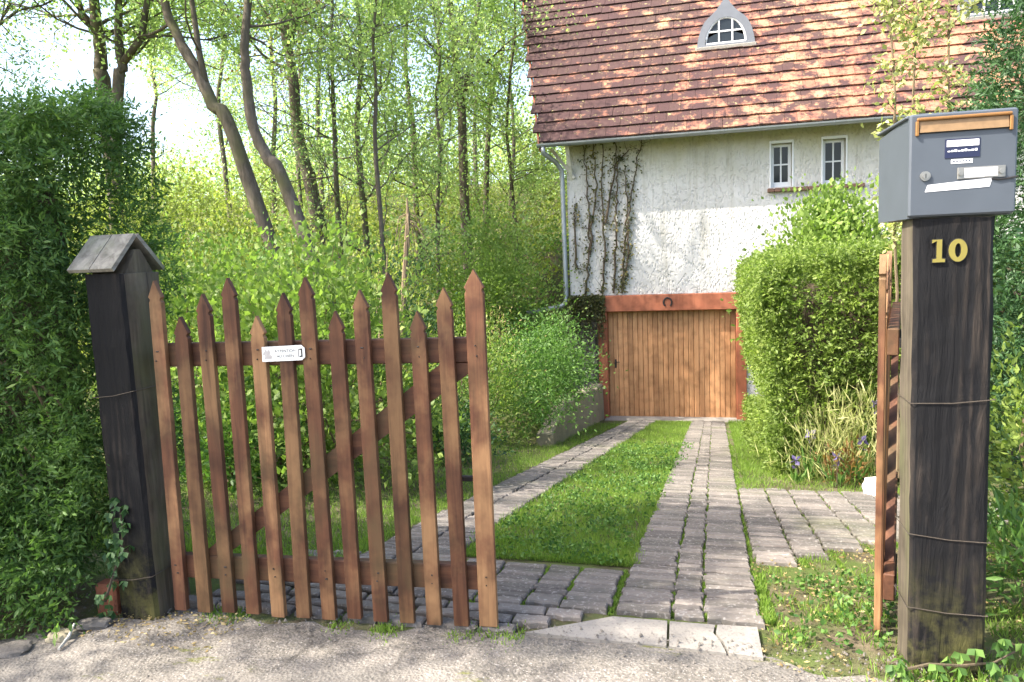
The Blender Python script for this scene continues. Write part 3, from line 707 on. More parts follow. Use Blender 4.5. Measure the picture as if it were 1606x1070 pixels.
fl = MB().add([(-.128, mb_front-.003, .308), (.128, mb_front-.003, .308), (.128, mb_front-.008, .272), (-.128, mb_front-.008, .272), (-.128, mb_front-.0005, .308), (.128, mb_front-.0005, .308), (.128, mb_front-.004, .272), (-.128, mb_front-.004, .272)], [(3, 2, 1, 0), (4, 5, 6, 7), (0, 1, 5, 4), (2, 3, 7, 6), (1, 2, 6, 5), (3, 0, 4, 7)]).build('flap', 'flap', mbx, local=True)
lb = fp('sticker', 'navy', -.052, .050, .186, .246)
fp('sticker_top', 'label_white', -.047, .046, .222, .242, .0008, 0, None, .0022)
for k in range(9): fp('printed_mark', 'label_white', -.044+k*.0098, -.044+k*.0098+.0075, .2055, .2095 + .0018*(k % 3), .0006, 0, None, .0022)
fp('small_label', 'label_white', -.033, .030, .168, .182, .0012)
for k in range(6): fp('printed_mark', 'navy', -.028+k*.009, -.028+k*.009+.006, .174, .1775, .0006, 0, None, .0014)
np_ = fp('name_plate', 'steel', -.014, .124, .118, .155, .004, .001)
fp('name_card', 'label_white', .006, .100, .122, .151, .0012, 0, None, .0042)
fp('name_card_stain', 'label_grey', .062, .101, .1225, .1505, .0006, 0, None, .0056)
for xx in (-.005, .112): MB().tube([(xx, mb_front-.004, .136), (xx, mb_front-.0085, .136)], .0075, 10).build('screw', 'steel', mbx, local=True)
tp = MB(); zz = lambda x: .083 + (x+.1)*.05
pts = [(-.108, zz(-.108)), (.080, zz(.08)-.002), (.088, zz(.088)+.026), (-.1, zz(-.1)+.022), (-.104, zz(-.1)+.010)]
tp.prism([(a, mb_front-.0002, c) for a, c in pts], (0, -1, 0), .0012).build('paper_tape', 'label_white', mbx, local=True)
lk = MB(); lk.tube([(-.108, mb_front, .134), (-.108, mb_front-.006, .134)], .0155, 16).tube([(-.108, mb_front-.006, .134), (-.108, mb_front-.009, .134)], .0095, 14)
lk.build('lock', 'steel', mbx, local=True)
MB().box(-.109, -.107, mb_front-.0097, mb_front-.009, .127, .141).build('keyhole', 'black', mbx, local=True)
MB().tube([(.085, mb_front-.002, .115), (.105, mb_front-.003, .111), (.13, mb_front-.002, .113), (.157, mb_front-.006, .117)], .003, 5).build('old_wire', 'iron', mbx, local=True)
mbx.rotation_euler = (0, 0, R_(1.5))

# ------------------------------------------------------------------ picket gate leaves
TOPS = {'l': 1.300, 'm': 1.388, 'h': 1.450}
PX = [.018] + [.131 + .1158*k for k in range(11)] + [1.402]
PH = ['h'] + list('lmhlmhlmhlm') + ['h']
def picket_mesh(w, ztop, flip):
    h = w/2; t = .024; z0 = .004
    out = [(-h, z0), (h, z0), (h, ztop-.092), (h-.005, ztop-.085), (h-.005, ztop-.078), (h+.002, ztop-.070), (0, ztop), (-h-.002, ztop-.070), (-h+.005, ztop-.078), (-h+.005, ztop-.085), (-h, ztop-.092)]
    y0, y1 = (-t, 0) if not flip else (0, t); n = len(out)
    bv = .0025; c = 0.94
    vs = [(x*c, y0, z) for x, z in out] + [(x, y0+bv, z) for x, z in out] + [(x, y1, z) for x, z in out]
    fs = [tuple(range(n))] + [tuple(range(3*n-1, 2*n-1, -1))]
    for r_ in range(2):
        for i in range(n): j = (i+1) % n; fs.append((r_*n+i, r_*n+n+i, r_*n+n+j, r_*n+j))
    me = bpy.data.meshes.new('picket'); me.from_pydata(vs, [], fs); me.materials.append(M['gate_wood']); return me
def leaf(root, flip, seed):
    r = random.Random(seed); cache = {}
    for k, (x, hgt) in enumerate(zip(PX, PH)):
        w = .075 if k == 12 else (.062 if k else .058)
        key = (w, hgt)
        if key not in cache: cache[key] = picket_mesh(w, TOPS[hgt], flip)
        o = link('stile' if k == 12 else 'picket', cache[key], root); o.location = (x, r.uniform(-.002, .002), r.uniform(-.006, .006)); o.rotation_euler = (0, r.uniform(-.006, .006) + .008*(1-x/1.4), 0)
    sg = -1 if flip else 1
    def bx(name, x0, x1, ya, yb, z0, z1, mat='gate_rail'):
        a, c = sorted((ya*sg, yb*sg)); return MB().box(x0, x1, a, c, z0, z1, .004).build(name, mat, root, local=True)
    bx('rail', -.01, 1.37, .004, .044, 1.085, 1.185); bx('rail', -.01, 1.43, .004, .044, .145, .25)
    a = np.array([.10, .03*sg, .25]); c = np.array([1.36, .03*sg, 1.13]); d = (c-a)/np.linalg.norm(c-a); nn = np.array([-d[2], 0, d[0]])*.048
    ya, yb = .006*sg, .036*sg
    poly = [a-nn, c-nn, c+nn, a+nn]; poly = [np.array([p[0], ya, p[2]]) for p in poly]
    # brace is cut to fit between the two rails
    poly = [np.array([.12, ya, .252]), np.array([.235, ya, .252]), np.array([1.368, ya, 1.045]), np.array([1.368, ya, 1.083]), np.array([1.25, ya, 1.083])]
    MB().prism(poly if flip else poly[::-1], (0, 1 if not flip else -1, 0), .032).build('brace', 'gate_rail', root, local=True)
    for x, z in ((1.30, .60),):
        bx('latch', x-.06, x+.05, .045, .06, z-.012, z+.012, 'iron')
    for z in (1.135, .2): bx('hinge_strap', -.04, .30, .0445, .050, z-.018, z+.018, 'iron')
    for k, x in enumerate(PX):
        for z in (1.115, 1.155, .18, .215):
            yy = -.0245*sg; MB().tube([(x+r.uniform(-.012, .012), yy, z), (x+.0, yy-.0015*sg, z)], .0032, 6).build('screw', 'iron', root, local=True) if k % 2 == 0 else None
lg = thing('picket_gate', 'closed brown picket gate leaf with a dog warning sign', 'gate', (-2.253, 2.655, .012), None, R_(4.0))
leaf(lg, False, 1)
MB().box(1.375, 1.41, .002, .042, .012, 1.20, .004).build('back_stile', 'gate_wood', lg, local=True)
rg = thing('picket_gate', 'brown picket gate leaf swung open behind the mailbox post', 'gate', (.655, 2.955, .004), None, R_(78))
leaf(rg, True, 2)
rg.rotation_euler = (0, R_(0.0), R_(76.5))
MB().box(.30, .365, -.115, -.046, .86, 1.03, .006).build('lock_box', 'iron', rg, local=True)
MB().tube([(.33, -.115, 1.0), (.33, -.14, 1.0), (.40, -.145, .995)], .009, 8).build('lock_handle', 'iron', rg, local=True)

# dog warning sign screwed onto the closed leaf
sg_ = thing('warning_sign', 'small white enamel dog warning sign on the picket gate', 'sign', (-2.253, 2.655, .012), None, R_(4.0))
sy = -.0275
def spoly(pts, d=.0022, y=sy): return MB().prism([(a, y, c) for a, c in pts], (0, -1, 0), d)
spoly([(.503, 1.105), (.677, 1.110), (.692, 1.122), (.692, 1.160), (.678, 1.172), (.505, 1.166)], .003).build('plate', 'sign_white', sg_, local=True)
spoly([(.512, 1.117), (.530, 1.116), (.547, 1.118), (.549, 1.128), (.541, 1.134), (.540, 1.147), (.535, 1.157), (.531, 1.149), (.524, 1.150), (.519, 1.158), (.516, 1.147), (.510, 1.141), (.508, 1.134), (.516, 1.132), (.517, 1.125)], .0006, sy-.003).build('dog_picture', 'label_grey', sg_, local=True)
spoly([(.669, 1.122), (.682, 1.1235), (.682, 1.158), (.669, 1.157), (.669, 1.152), (.676, 1.152), (.676, 1.1285), (.669, 1.128)], .0006, sy-.003).build('corner_mark', 'black', sg_, local=True)
MB().box(.664, .6665, sy-.0036, sy-.003, 1.123, 1.157).build('rule_line', 'black', sg_, local=True)
def text_mesh(name, body, size, x, z, y, root, mat, rot=0.0):
    cu = bpy.data.curves.new(name, 'FONT'); cu.body = body; cu.size = size; cu.extrude = .0003; cu.align_x = 'CENTER'
    ob = bpy.data.objects.new(name, cu); COL.objects.link(ob); dg = bpy.context.evaluated_depsgraph_get(); dg.update()
    me = bpy.data.meshes.new_from_object(ob.evaluated_get(dg)); bpy.data.objects.remove(ob)
    me.materials.clear(); me.materials.append(M[mat]); o = link(name, me, root); o.location = (x, y, z); o.rotation_euler = (R_(90), rot, 0); return o
text_mesh('lettering', 'ATTENTION', .0165, .607, 1.1435, sy-.0033, sg_, 'black', R_(-1.5))
text_mesh('lettering', 'AU CHIEN', .0165, .607, 1.1225, sy-.0033, sg_, 'black', R_(-1.5))

# ------------------------------------------------------------------ vegetation helpers
def branch_pts(p, d, length, up, jit, n, r):
    pts = [np.array(p, float)]; d = np.array(d, float)
    for i in range(n):
        d = d + r.normal(size=3)*jit + np.array([0, 0, up]); d /= np.linalg.norm(d); pts.append(pts[-1] + d*length/n)
    return pts
def tree(name, label, trunk, mat, seed, n1=10, start=0.35, len1=2.4, leaf=(.078, .050), per=26, spread=.22, group=None, bare=0.0, up=.10, sub=(5, 4), bark_='bark', droop=0.0, mats2=None, forks=()):
    """trunk: list of (x, y, z, radius). Crown grows from limbs along it."""
    r = np.random.default_rng(seed); base = trunk[0]
    t = thing(name, label, 'tree', (base[0], base[1], base[2]), group)
    b = MB(); P = [np.array(q[:3]) for q in trunk]; Rr = [q[3] for q in trunk]
    fine = [P[0]]; fr = [Rr[0]*1.25]                                     # smooth trunk
    for i in range(len(P)-1):
        p0, p1, p2, p3 = P[max(i-1, 0)], P[i], P[i+1], P[min(i+2, len(P)-1)]
        for k in range(1, 6):
            u = k/5; q = .5*((2*p1) + (p2-p0)*u + (2*p0-5*p1+4*p2-p3)*u*u + (3*p1-p0-3*p2+p3)*u**3)
            fine.append(q + r.normal(size=3)*Rr[i]*.07); fr.append((Rr[i]*(1-u)+Rr[i+1]*u)*r.uniform(.95, 1.06))
    b.tube(fine, fr, 10)
    lv = Leaves(); tips = []
    for fk in forks:
        b.tube([np.array(q[:3]) for q in fk], [q[3] for q in fk], 7)
    src = [(fine, fr, n1)] + [([np.array(q[:3]) for q in fk], [q[3] for q in fk], max(3, n1//3)) for fk in forks]
    for pts, rads, nn in src:
        for k in range(nn):
            u = start + (1-start)*(k+r.random())/nn if pts is fine else .2+.8*(k+r.random())/nn
            i = min(int(u*(len(pts)-1)), len(pts)-1); p = pts[i]; a = r.uniform(0, 2*math.pi)
            d = np.array([math.cos(a), math.sin(a), r.uniform(.1, .9)]); L = len1*(1.15-.6*u)*r.uniform(.7, 1.25)
            q1 = branch_pts(p, d, L, up, .22, 6, r); r1 = max(.012, rads[i]*.38); b.tube(q1, np.linspace(r1, r1*.3, 7), 5, False)
            for j in range(sub[0]):
                c = q1[r.integers(2, 7)]; d2 = (q1[-1]-q1[0])/L + r.normal(size=3)*.6; q2 = branch_pts(c, d2, L*.5*r.uniform(.6, 1.2), up-droop, .25, 4, r)
                b.tube(q2, np.linspace(r1*.4, r1*.15, 5), 4, False); tips += q2[2:]
                for h in range(sub[1]):
                    c3 = q2[r.integers(1, 5)]; q3 = branch_pts(c3, r.normal(size=3)+d2*.6, L*.26*r.uniform(.6, 1.2), -droop, .25, 2, r)
                    b.tube(q3, np.linspace(max(.004, r1*.18), .003, 3), 3, False); tips += q3[1:]
    b.build('trunk', bark_, t, smooth=True)
    tips = np.array(tips); keep = r.random(len(tips)) > bare; tips = tips[keep]
    if len(tips):
        Pt = np.repeat(tips, per, 0); cv = np.repeat(r.random(len(tips)), per); n = len(Pt)
        Pt = Pt + r.normal(size=(n, 3))*spread*np.array([1, 1, .7]); D = r.normal(size=(n, 3)) + np.array([0, 0, -.25-droop*3])
        s = r.uniform(.65, 1.3, n); lv.add(Pt, D, leaf[0]*s, leaf[1]*s, cv*.55 + r.random(n)*.45); lv.build('crown', mat, t)
    return t
def px_trunk(pts, Y, rad, z0=None, top=(.9, 1.7)):
    """photo pixels (from the top of the frame downwards) at depth Y -> trunk list from the ground up"""
    out = []
    for (x, y) in pts[::-1]: out.append(aty(x, y, Y))
    lo = out[0]; d = lo - out[1]; zg = float(gh(lo[0], Y)); k = max(0.2, (lo[2]-zg)); foot = lo + d/abs(d[2]+1e-6)*k*.5; foot = np.array([foot[0], Y + .1, zg - .1])
    out = [foot] + out
    d = out[-1]-out[-2]; d = d/np.linalg.norm(d); e = out[-1]
    for s in top: out.append(e + d*s*.5 + np.array([0, 0, s*.6]) + np.array([math.sin(s*2+Y)*.15, 0, 0]))
    n = len(out); return [(*p, rad*(1.0 - .72*i/(n-1))) for i, p in enumerate(out)]
def shrub(name, label, cx, cy, rx, ry, h, n, mat, leaf=(.05, .03), clumps=60, rc=.22, group=None, stems=10, z0=None, seed=0, out=.7, upv=.35, lowcut=.1, top_light=0.0, stem_r=.012, cat='shrub', stem_mat='twig', lean=(0, 0)):
    r = np.random.default_rng(seed + 100); zb = float(gh(cx, cy)) if z0 is None else z0
    t = thing(name, label, cat, (cx, cy, zb), group)
    u = runit(clumps*3); rad = r.random((clumps*3, 1))**(1/2.4)
    c = u*rad; c[:, 2] = np.abs(c[:, 2])*1.0; c = c[c[:, 2] > lowcut*r.random(len(c))][:clumps]
    wv = 1 + .18*np.sin(np.arctan2(c[:, 1], c[:, 0])*3 + seed)
    C = np.stack([cx + c[:, 0]*rx*wv + lean[0]*c[:, 2], cy + c[:, 1]*ry*wv + lean[1]*c[:, 2], zb + .05 + c[:, 2]*h*.95], 1); m_ = len(C)
    b = MB()
    for k in range(stems):
        q = C[r.integers(m_)]; s0 = np.array([cx + r.normal()*rx*.18, cy + r.normal()*ry*.18, zb-.05]); mid = (s0+q)/2 + r.normal(size=3)*.08 + [0, 0, h*.1]
        b.tube([s0, mid, q], [stem_r, stem_r*.75, stem_r*.35], 5, False)
    b.build('stems', stem_mat, t)
    per = int(n/m_); P = np.repeat(C, per, 0); cv = np.repeat(r.random(m_), per); k = len(P)
    off = r.normal(size=(k, 3))*rc*np.array([1, 1, .8]); P = P + off; P[:, 2] = np.maximum(P[:, 2], zb+.02)
    D = unit(P - np.array([cx, cy, zb + h*.3]))*out + r.normal(size=(k, 3))*.6 + np.array([0, 0, upv])
    s = r.uniform(.6, 1.3, k); lv = Leaves(); lv.add(P, D, leaf[0]*s, leaf[1]*s, cv*.5 + r.random(k)*.5); lv.build('foliage', mat, t)
    return t
def hedge_pts(x0, x1, y0, y1, z0, z1, n, r, faces='fltb', depth=.14, bumpy=.10):
    """points on the outside of a clipped block, with outward directions"""
    A = {'f': (x1-x0)*(z1-z0), 'l': (y1-y0)*(z1-z0), 'r': (y1-y0)*(z1-z0), 't': (x1-x0)*(y1-y0), 'k': (x1-x0)*(z1-z0)}
    tot = sum(A[f] for f in faces); P = []; N = []
    for f in faces:
        k = int(n*A[f]/tot); u, v = r.random(k), r.random(k); d = r.exponential(depth, k)
        x = x0+(x1-x0)*u; z = z0+(z1-z0)*v; y = y0+(y1-y0)*u; yt = y0+(y1-y0)*v
        if f in 'fk':
            w = wob(x*2.3, z*2.3)*bumpy + wob(x*6, z*6)*bumpy*.4; s = -1 if f == 'f' else 1
            P.append(np.stack([x, (y0 if f == 'f' else y1) + s*(w-d), z], 1)); N.append(np.tile([0, s, .15], (k, 1)))
        elif f in 'lr':
            w = wob(y*2.3, z*2.3)*bumpy + wob(y*6, z*6)*bumpy*.4; s = -1 if f == 'l' else 1
            P.append(np.stack([(x0 if f == 'l' else x1) + s*(w-d), y, z], 1)); N.append(np.tile([s, 0, .15], (k, 1)))
        else:
            w = wob(x*2.3, yt*2.3)*bumpy + wob(x*6, yt*6)*bumpy*.4; P.append(np.stack([x, yt, z1 + w - d], 1)); N.append(np.tile([0, 0, 1.0], (k, 1)))
    return np.concatenate(P), np.concatenate(N)
def sprays(lv, P, N, r, L=.11, m_=12, leaf=(.024, .006), droop=.15, spreadn=.8):
    """small flat twigs with leaves in two ranks, as on yew or box"""
    k = len(P); D = unit(N + r.normal(size=(k, 3))*spreadn + np.array([0, 0, -droop])); S = unit(np.cross(D, runit(k))); cv = np.clip(r.random(k)*.7 + .3*wob(P[:, 0]*4+P[:, 1]*3, P[:, 2]*4) + .1, 0, 1); sz = r.uniform(.55, 1.4, k)
    for j in range(m_):
        f = (j+.5)/m_; side = 1 if j % 2 else -1
        p = P + D*(L*f)*r.uniform(.7, 1.2, (k, 1)); dd = D*.55 + S*side*.8 + r.normal(size=(k, 3))*.25
        s = r.uniform(.7, 1.25, k)*sz; lv.add(p, dd, leaf[0]*s, leaf[1]*s, cv*.6 + r.random(k)*.25 + .15*f)

# ------------------------------------------------------------------ hedges
r0 = np.random.default_rng(21)
yh = thing('yew_hedge', 'tall dark yew hedge left of the roofed gate post', 'hedge', (-3.4, 3.2, 0))
lv = Leaves()
P, N = hedge_pts(-6.4, -2.66, 2.50, 3.25, .18, 2.26, 25500, r0, 'frt', .09, .10)
fr = P[:, 1] < 2.9; P[fr, 1] -= .10*ss((-2.75-P[fr, 0])/.6) + .07*wob(P[fr, 0]*3, P[fr, 2]*4)
P[:, 0] += -.05*ss((1.0-P[:, 2])/1.0) + .05*wob(P[:, 1]*3, P[:, 2]*4)
P[:, 2] += .10*wob(P[:, 0]*1.8, P[:, 1]*1.8)*ss((P[:, 2]-1.8)/.4)
sprays(lv, P, N, r0, .13, 12, (.030, .0085), .12)
# looser low growth spilling at the foot of the hedge
k = 3600; P2 = np.stack([r0.uniform(-6.3, -2.62, k), np.zeros(k), r0.random(k)**1.3*.75 + .02], 1); P2[:, 1] = 2.62 - .18*ss((-2.7-P2[:, 0])/.4) - .12*r0.random(k) - .12*np.cos(P2[:, 2]*4)
sprays(lv, P2, np.tile([.1, -.8, .3], (k, 1)), r0, .12, 10, (.032, .011), .1)
lv.build('foliage', 'l_yew', yh)
MB().box(-6.3, -2.90, 2.74, 3.02, .1, 1.95, .12).build('opaque_core', 'vine_bark', yh)  # solid bark-brown core, added to block light through the foliage
rb_ = MB()
for k in range(26):
    x = -2.72 - .9*random.random(); z = .15 + 1.6*random.random(); rb_.tube([(x-.3, 2.85, z-.25), (x, 2.66, z), (x+.10*random.uniform(-1, 1), 2.52, z+.22)], [.014, .010, .005], 5)
rb_.build('twigs', 'twig', yh)

ch = thing('clipped_hedge', 'clipped green hedge block right of the drive before the garage', 'hedge', (1.3, 8.6, -.8))
lv = Leaves(); zz0 = -1.0
P, N = hedge_pts(.65, 2.9, 7.1, 10.7, -.62, 1.40, 24000, r0, 'flt', .09, .07)
P[:, 0] -= .10*ss((P[:, 2]+.2)/1.4)*(P[:, 0] < 1.0); P[:, 2] += -.16*ss((.95-P[:, 0])/.5)*(P[:, 2] > 1.1)
dz = drive_z(P[:, 1]) + .62; low = P[:, 2] < 0; P[low, 2] += dz[low]
sprays(lv, P, N, r0, .12, 9, (.036, .017), .0)
lv.build('foliage', 'l_hedge', ch)
MB().box(.98, 2.8, 7.42, 10.4, -.9, 1.1, .12).build('opaque_core', 'vine_bark', ch)  # opaque brown block added inside the clipped hedge to stop light

ry_ = thing('yew_tree', 'dark yew rising behind the mailbox at the right edge', 'tree', (2.48, 5.2, -.2))
lv = Leaves(); k = 9500
u = runit(k); u[:, 2] = np.abs(u[:, 2]); c0 = np.array([2.40, 5.2, .3]); rad = np.array([.92, .85, 3.1])*(1 - r0.exponential(.07, (k, 1)))*(1 + .12*wob(u[:, :1]*5, u[:, 2:]*6))
P = c0 + u*rad; sprays(lv, P, u, r0, .15, 11, (.036, .011), .1)
k = 2600; P = np.stack([r0.uniform(1.6, 3.4, k), r0.uniform(4.3, 5.2, k), r0.random(k)*1.9 - .25], 1); sprays(lv, P, np.tile([-.3, -.7, .3], (k, 1)), r0, .14, 10, (.034, .013), .1)
lv.build('crown', 'l_dark', ry_)
b = MB(); b.tube([(2.48, 5.2, -.4), (2.5, 5.22, .8), (2.48, 5.2, 3.0)], [.11, .09, .03], 8)
for k in range(16): a = random.uniform(0, 6.28); z = random.uniform(.1, 2.0); b.tube([(2.48, 5.2, z), (2.48+.4*math.cos(a), 5.2+.4*math.sin(a), z+.2), (2.48+.65*math.cos(a), 5.2+.65*math.sin(a), z+.3)], [.03, .02, .008], 5)
b.build('trunk', 'bark', ry_)

# ------------------------------------------------------------------ shrubs in the garden
shrub('flowering_shrub', 'bright green broad-leaved shrub behind the middle of the picket gate', -3.25, 5.6, 1.05, .9, 2.15, 10500, 'l_bright', (.064, .042), 90, .20, None, 22, seed=1, stem_r=.011)
shrub('flowering_shrub', 'bright green shrub just right of the roofed gate post', -4.55, 6.0, .95, .9, 2.25, 7500, 'l_bright', (.06, .04), 70, .22, None, 16, seed=2)
shrub('twiggy_shrub', 'twiggy pale green shrub behind the tall pickets beside the staked sapling', -3.35, 7.2, .75, .8, 2.3, 4200, 'l_yellow', (.05, .028), 55, .22, None, 30, seed=3)
shrub('golden_shrub', 'yellow green shrub mass behind the top of the yew hedge', -9.4, 10.8, 2.2, 1.6, 4.1, 15000, 'l_yellow', (.07, .045), 130, .34, None, 10, seed=4)
shrub('golden_shrub', 'yellow green shrub in front of the two bent tree trunks', -7.3, 11.6, 1.6, 1.4, 3.35, 12000, 'l_yellow', (.065, .042), 110, .30, None, 10, seed=5)
shrub('leafy_shrub', 'mid green shrub below the foot of the forked trunks', -6.1, 9.4, 1.3, 1.2, 2.45, 9000, 'l_mid', (.06, .035), 80, .28, None, 10, seed=6)
shrub('laurel_shrub', 'rounded green bush against the downpipe corner of the house', -4.0, 13.7, 1.2, 1.0, 2.9, 17000, 'l_bright', (.06, .038), 130, .24, None, 8, seed=7)
shrub('dark_shrub', 'dark evergreen bush behind the staked sapling', -4.85, 11.2, .8, .8, 2.1, 7500, 'l_dark', (.055, .03), 60, .22, None, 6, seed=8)
shrub('arching_shrub', 'arching evergreen shrub spilling over the retaining wall', -2.28, 10.5, .62, 2.1, 1.30, 15000, 'l_mid', (.062, .022), 120, .20, None, 10, seed=9, lowcut=.02, upv=-.05)
shrub('ochre_shrub', 'ochre and green low shrub between the gate and the retaining wall', -2.9, 8.9, .6, .9, 1.5, 6500, 'l_hedge', (.05, .02), 60, .2, None, 14, seed=10)
shrub('dry_shrub', 'dry straw coloured twiggy bush near the gutter outlet', -2.95, 10.6, .45, .5, 1.45, 1500, 'l_dry', (.05, .014), 40, .18, None, 24, seed=30, stem_r=.006, stem_mat='twig')
shrub('low_shrub', 'low dark shrub seen through the middle pickets', -3.5, 7.9, .95, .7, .95, 5000, 'l_mid', (.055, .026), 50, .18, None, 8, seed=11)
shrub('low_shrub', 'low leafy plant seen through the pickets by the hinge side', -3.6, 4.9, .55, .5, .62, 2200, 'l_mid', (.07, .03), 36, .13, None, 6, seed=12)
shrub('low_shrub', 'dark clump at the lawn edge seen through the right pickets', -2.55, 7.3, .4, .5, .55, 2000, 'l_dark', (.05, .024), 30, .12, None, 5, seed=13)
shrub('rose_shrub', 'fresh green shrub rising above the clipped hedge under the windows', 1.72, 11.2, 1.05, .7, 2.05, 24000, 'l_bright', (.075, .055), 150, .21, None, 14, seed=14, z0=.15)
shrub('rose_shrub', 'green shrub between the clipped hedge and the open gate leaf', 2.75, 9.0, .75, .8, 2.5, 6500, 'l_bright', (.055, .036), 70, .22, None, 12, seed=15, z0=-.6)
shrub('dry_grass', 'pale straw coloured grasses at the foot of the clipped hedge', 1.22, 6.95, .42, .22, .80, 1500, 'l_pale', (.14, .009), 60, .14, None, 16, seed=16, z0=-.62, upv=1.2, out=.3, cat='plant', stem_r=.004)
shrub('garden_plant', 'reddish leaved plant among the irises', 1.18, 6.72, .13, .12, .28, 260, 'l_copper', (.06, .02), 16, .06, None, 5, seed=17, z0=-.55, cat='plant', stem_r=.004)
shrub('fern', 'green fern fronds at the right edge beside the black post', 1.32, 3.35, .25, .25, .42, 900, 'l_mid', (.075, .016), 40, .09, None, 10, seed=18, z0=-.03, cat='plant', stem_r=.004)
shrub('loose_shrub', 'loose yellow green shrub right of the black post', 1.75, 4.2, .42, .4, 1.15, 3800, 'l_hedge', (.045, .02), 50, .14, None, 14, seed=19, z0=-.15)

# staked sapling: pale thin stem with dry tuft
sp = thing('sapling', 'pale thin staked sapling with a dry tuft behind the tall pickets', 'tree', (-4.05, 9.3, -.45))
b = MB(); p0, p1 = aty(632, 480, 9.3), aty(640, 340, 9.3); d = p0-p1; foot = p0 + d*((p0[2]+.5)/(-d[2]) if d[2] else 0)
b.tube([foot, p0, p1, p1+np.array([0, 0, .25])], [.045, .04, .03, .008], 7)
for k in range(14): a = random.uniform(0, 6.28); q = p1 + np.array([0, 0, random.uniform(-.1, .05)]); b.tube([q, q+np.array([.12*math.cos(a), .12*math.sin(a), -.05]), q+np.array([.22*math.cos(a), .22*math.sin(a), -.45*random.random()-.1])], [.009, .007, .003], 4)
b.build('trunk', 'twig', sp)
# pale-leaved tall shoots in front of the roof
for kx, (xa, xb, lab, sd) in enumerate(((1398, 1402, 'leftmost of the pale leafy shoots standing before the roof', 41), (1437, 1432, 'middle pale leafy shoot standing before the roof', 42), (1492, 1488, 'pale leafy shoot standing before the roof, nearest the yew', 43))):
    top, bot = aty(xa, -60, 6.6), aty(xb, 185, 6.6); d = bot-top; foot = bot + d*((bot[2]+.45)/(-d[2]))
    t = thing('climbing_shoot', lab, 'plant', tuple(foot), 'pale leafy shoots behind the mailbox'); r = np.random.default_rng(sd)
    b = MB(); pts = [foot + (top-foot)*f + np.array([r.normal()*.012, r.normal()*.012, 0]) for f in np.linspace(0, 1, 9)]; b.tube(pts, np.linspace(.016, .007, 9), 6)
    tp = []
    for k in range(34):
        f = r.uniform(.45, 1.0); p = foot + (top-foot)*f; a = r.uniform(0, 6.28); q = branch_pts(p, (math.cos(a), math.sin(a), .5), r.uniform(.08, .24), .02, .3, 3, r); b.tube(q, [.005, .004, .003, .002], 4, False); tp += q[1:]
    b.build('stem', 'twig', t); tp = np.repeat(np.array(tp), 6, 0); n = len(tp)
    lv = Leaves(); lv.add(tp + r.normal(size=(n, 3))*.04, r.normal(size=(n, 3)) + [0, 0, -.5], .055*r.uniform(.6, 1.3, n), .036*r.uniform(.6, 1.2, n), r.random(n)); lv.build('foliage', 'l_pale', t)

# ------------------------------------------------------------------ climbing vine on the wall
vn = thing('climbing_vine', 'half bare climbing vine on the white wall left of the garage', 'vine', (-1.9, YH-.05, 0.7))
r = np.random.default_rng(77); b = MB(); lv = Leaves(); yv = YH-.045
for pts in ([(918, 462), (925, 380), (922, 300), (916, 228)], [(945, 462), (948, 380), (944, 300), (946, 226)], [(925, 400), (935, 290), (930, 226)], [(962, 460), (966, 360), (968, 290), (966, 222)], [(975, 455), (980, 380), (990, 300), (1008, 215)], [(975, 460), (985, 400), (985, 340), (980, 260)], [(950, 350), (965, 260), (985, 235)], [(905, 420), (900, 350), (902, 320)]):
    P = [aty(x, y, yv) for x, y in pts]; fine = [P[0]]
    for i in range(len(P)-1):
        for k in range(1, 9): fine.append(P[i] + (P[i+1]-P[i])*k/8 + np.array([r.normal()*.014, 0, 0]))
    b.tube(fine, np.linspace(.022, .009, len(fine)), 5)
    for i, p in enumerate(fine):
        f = i/len(fine)
        for q in range(2):
            if r.random() < .22: tw = branch_pts(p, (r.normal(), -.08, r.normal()*.5+.4), r.uniform(.08, .3), .05, .3, 3, r); tw = [np.array([w[0], min(w[1], yv), w[2]]) for w in tw]; b.tube(tw, [.005, .004, .003, .002], 4, False)
        n = int(r.integers(2, 15)*(1.6-f)*(.2+1.3*r.random())); pp = p + r.normal(size=(n, 3))*[.06, .02, .06]; pp[:, 1] = np.minimum(pp[:, 1], yv+.01)
        lv.add(pp, r.normal(size=(n, 3))*[1, .5, 1] + [0, -.5, -.4], .055*r.uniform(.6, 1.3, n), .042*r.uniform(.6, 1.2, n), r.random(n)*.7 + (.3 if r.random() < .3 else 0))
b.build('stems', 'vine_bark', vn); lv.build('foliage', 'l_vine', vn)
iv = thing('ivy', 'dry ivy hanging over the stone base at the garage corner', 'ivy', (-2.2, YH-.1, .5)); lv = Leaves(); b = MB()
k = 2000; P = np.stack([r.uniform(-2.5, -1.80, k), YH - .09 - .08*r.random(k), .72 - r.exponential(.28, k)], 1); P = P[P[:, 2] > -1.2]; k = len(P)
lv.add(P, r.normal(size=(k, 3)) + [0, -.6, -.5], .05*r.uniform(.6, 1.3, k), .04*r.uniform(.6, 1.2, k), r.random(k)*.6)
for q in range(14): x = random.uniform(-2.45, -1.85); b.tube([(x, YH-.085, .74), (x+.05, YH-.10, .35), (x+random.uniform(-.1, .1), YH-.09, random.uniform(-.6, .1))], [.008, .006, .003], 5)
b.build('stems', 'vine_bark', iv); lv.build('foliage', 'l_vine', iv)

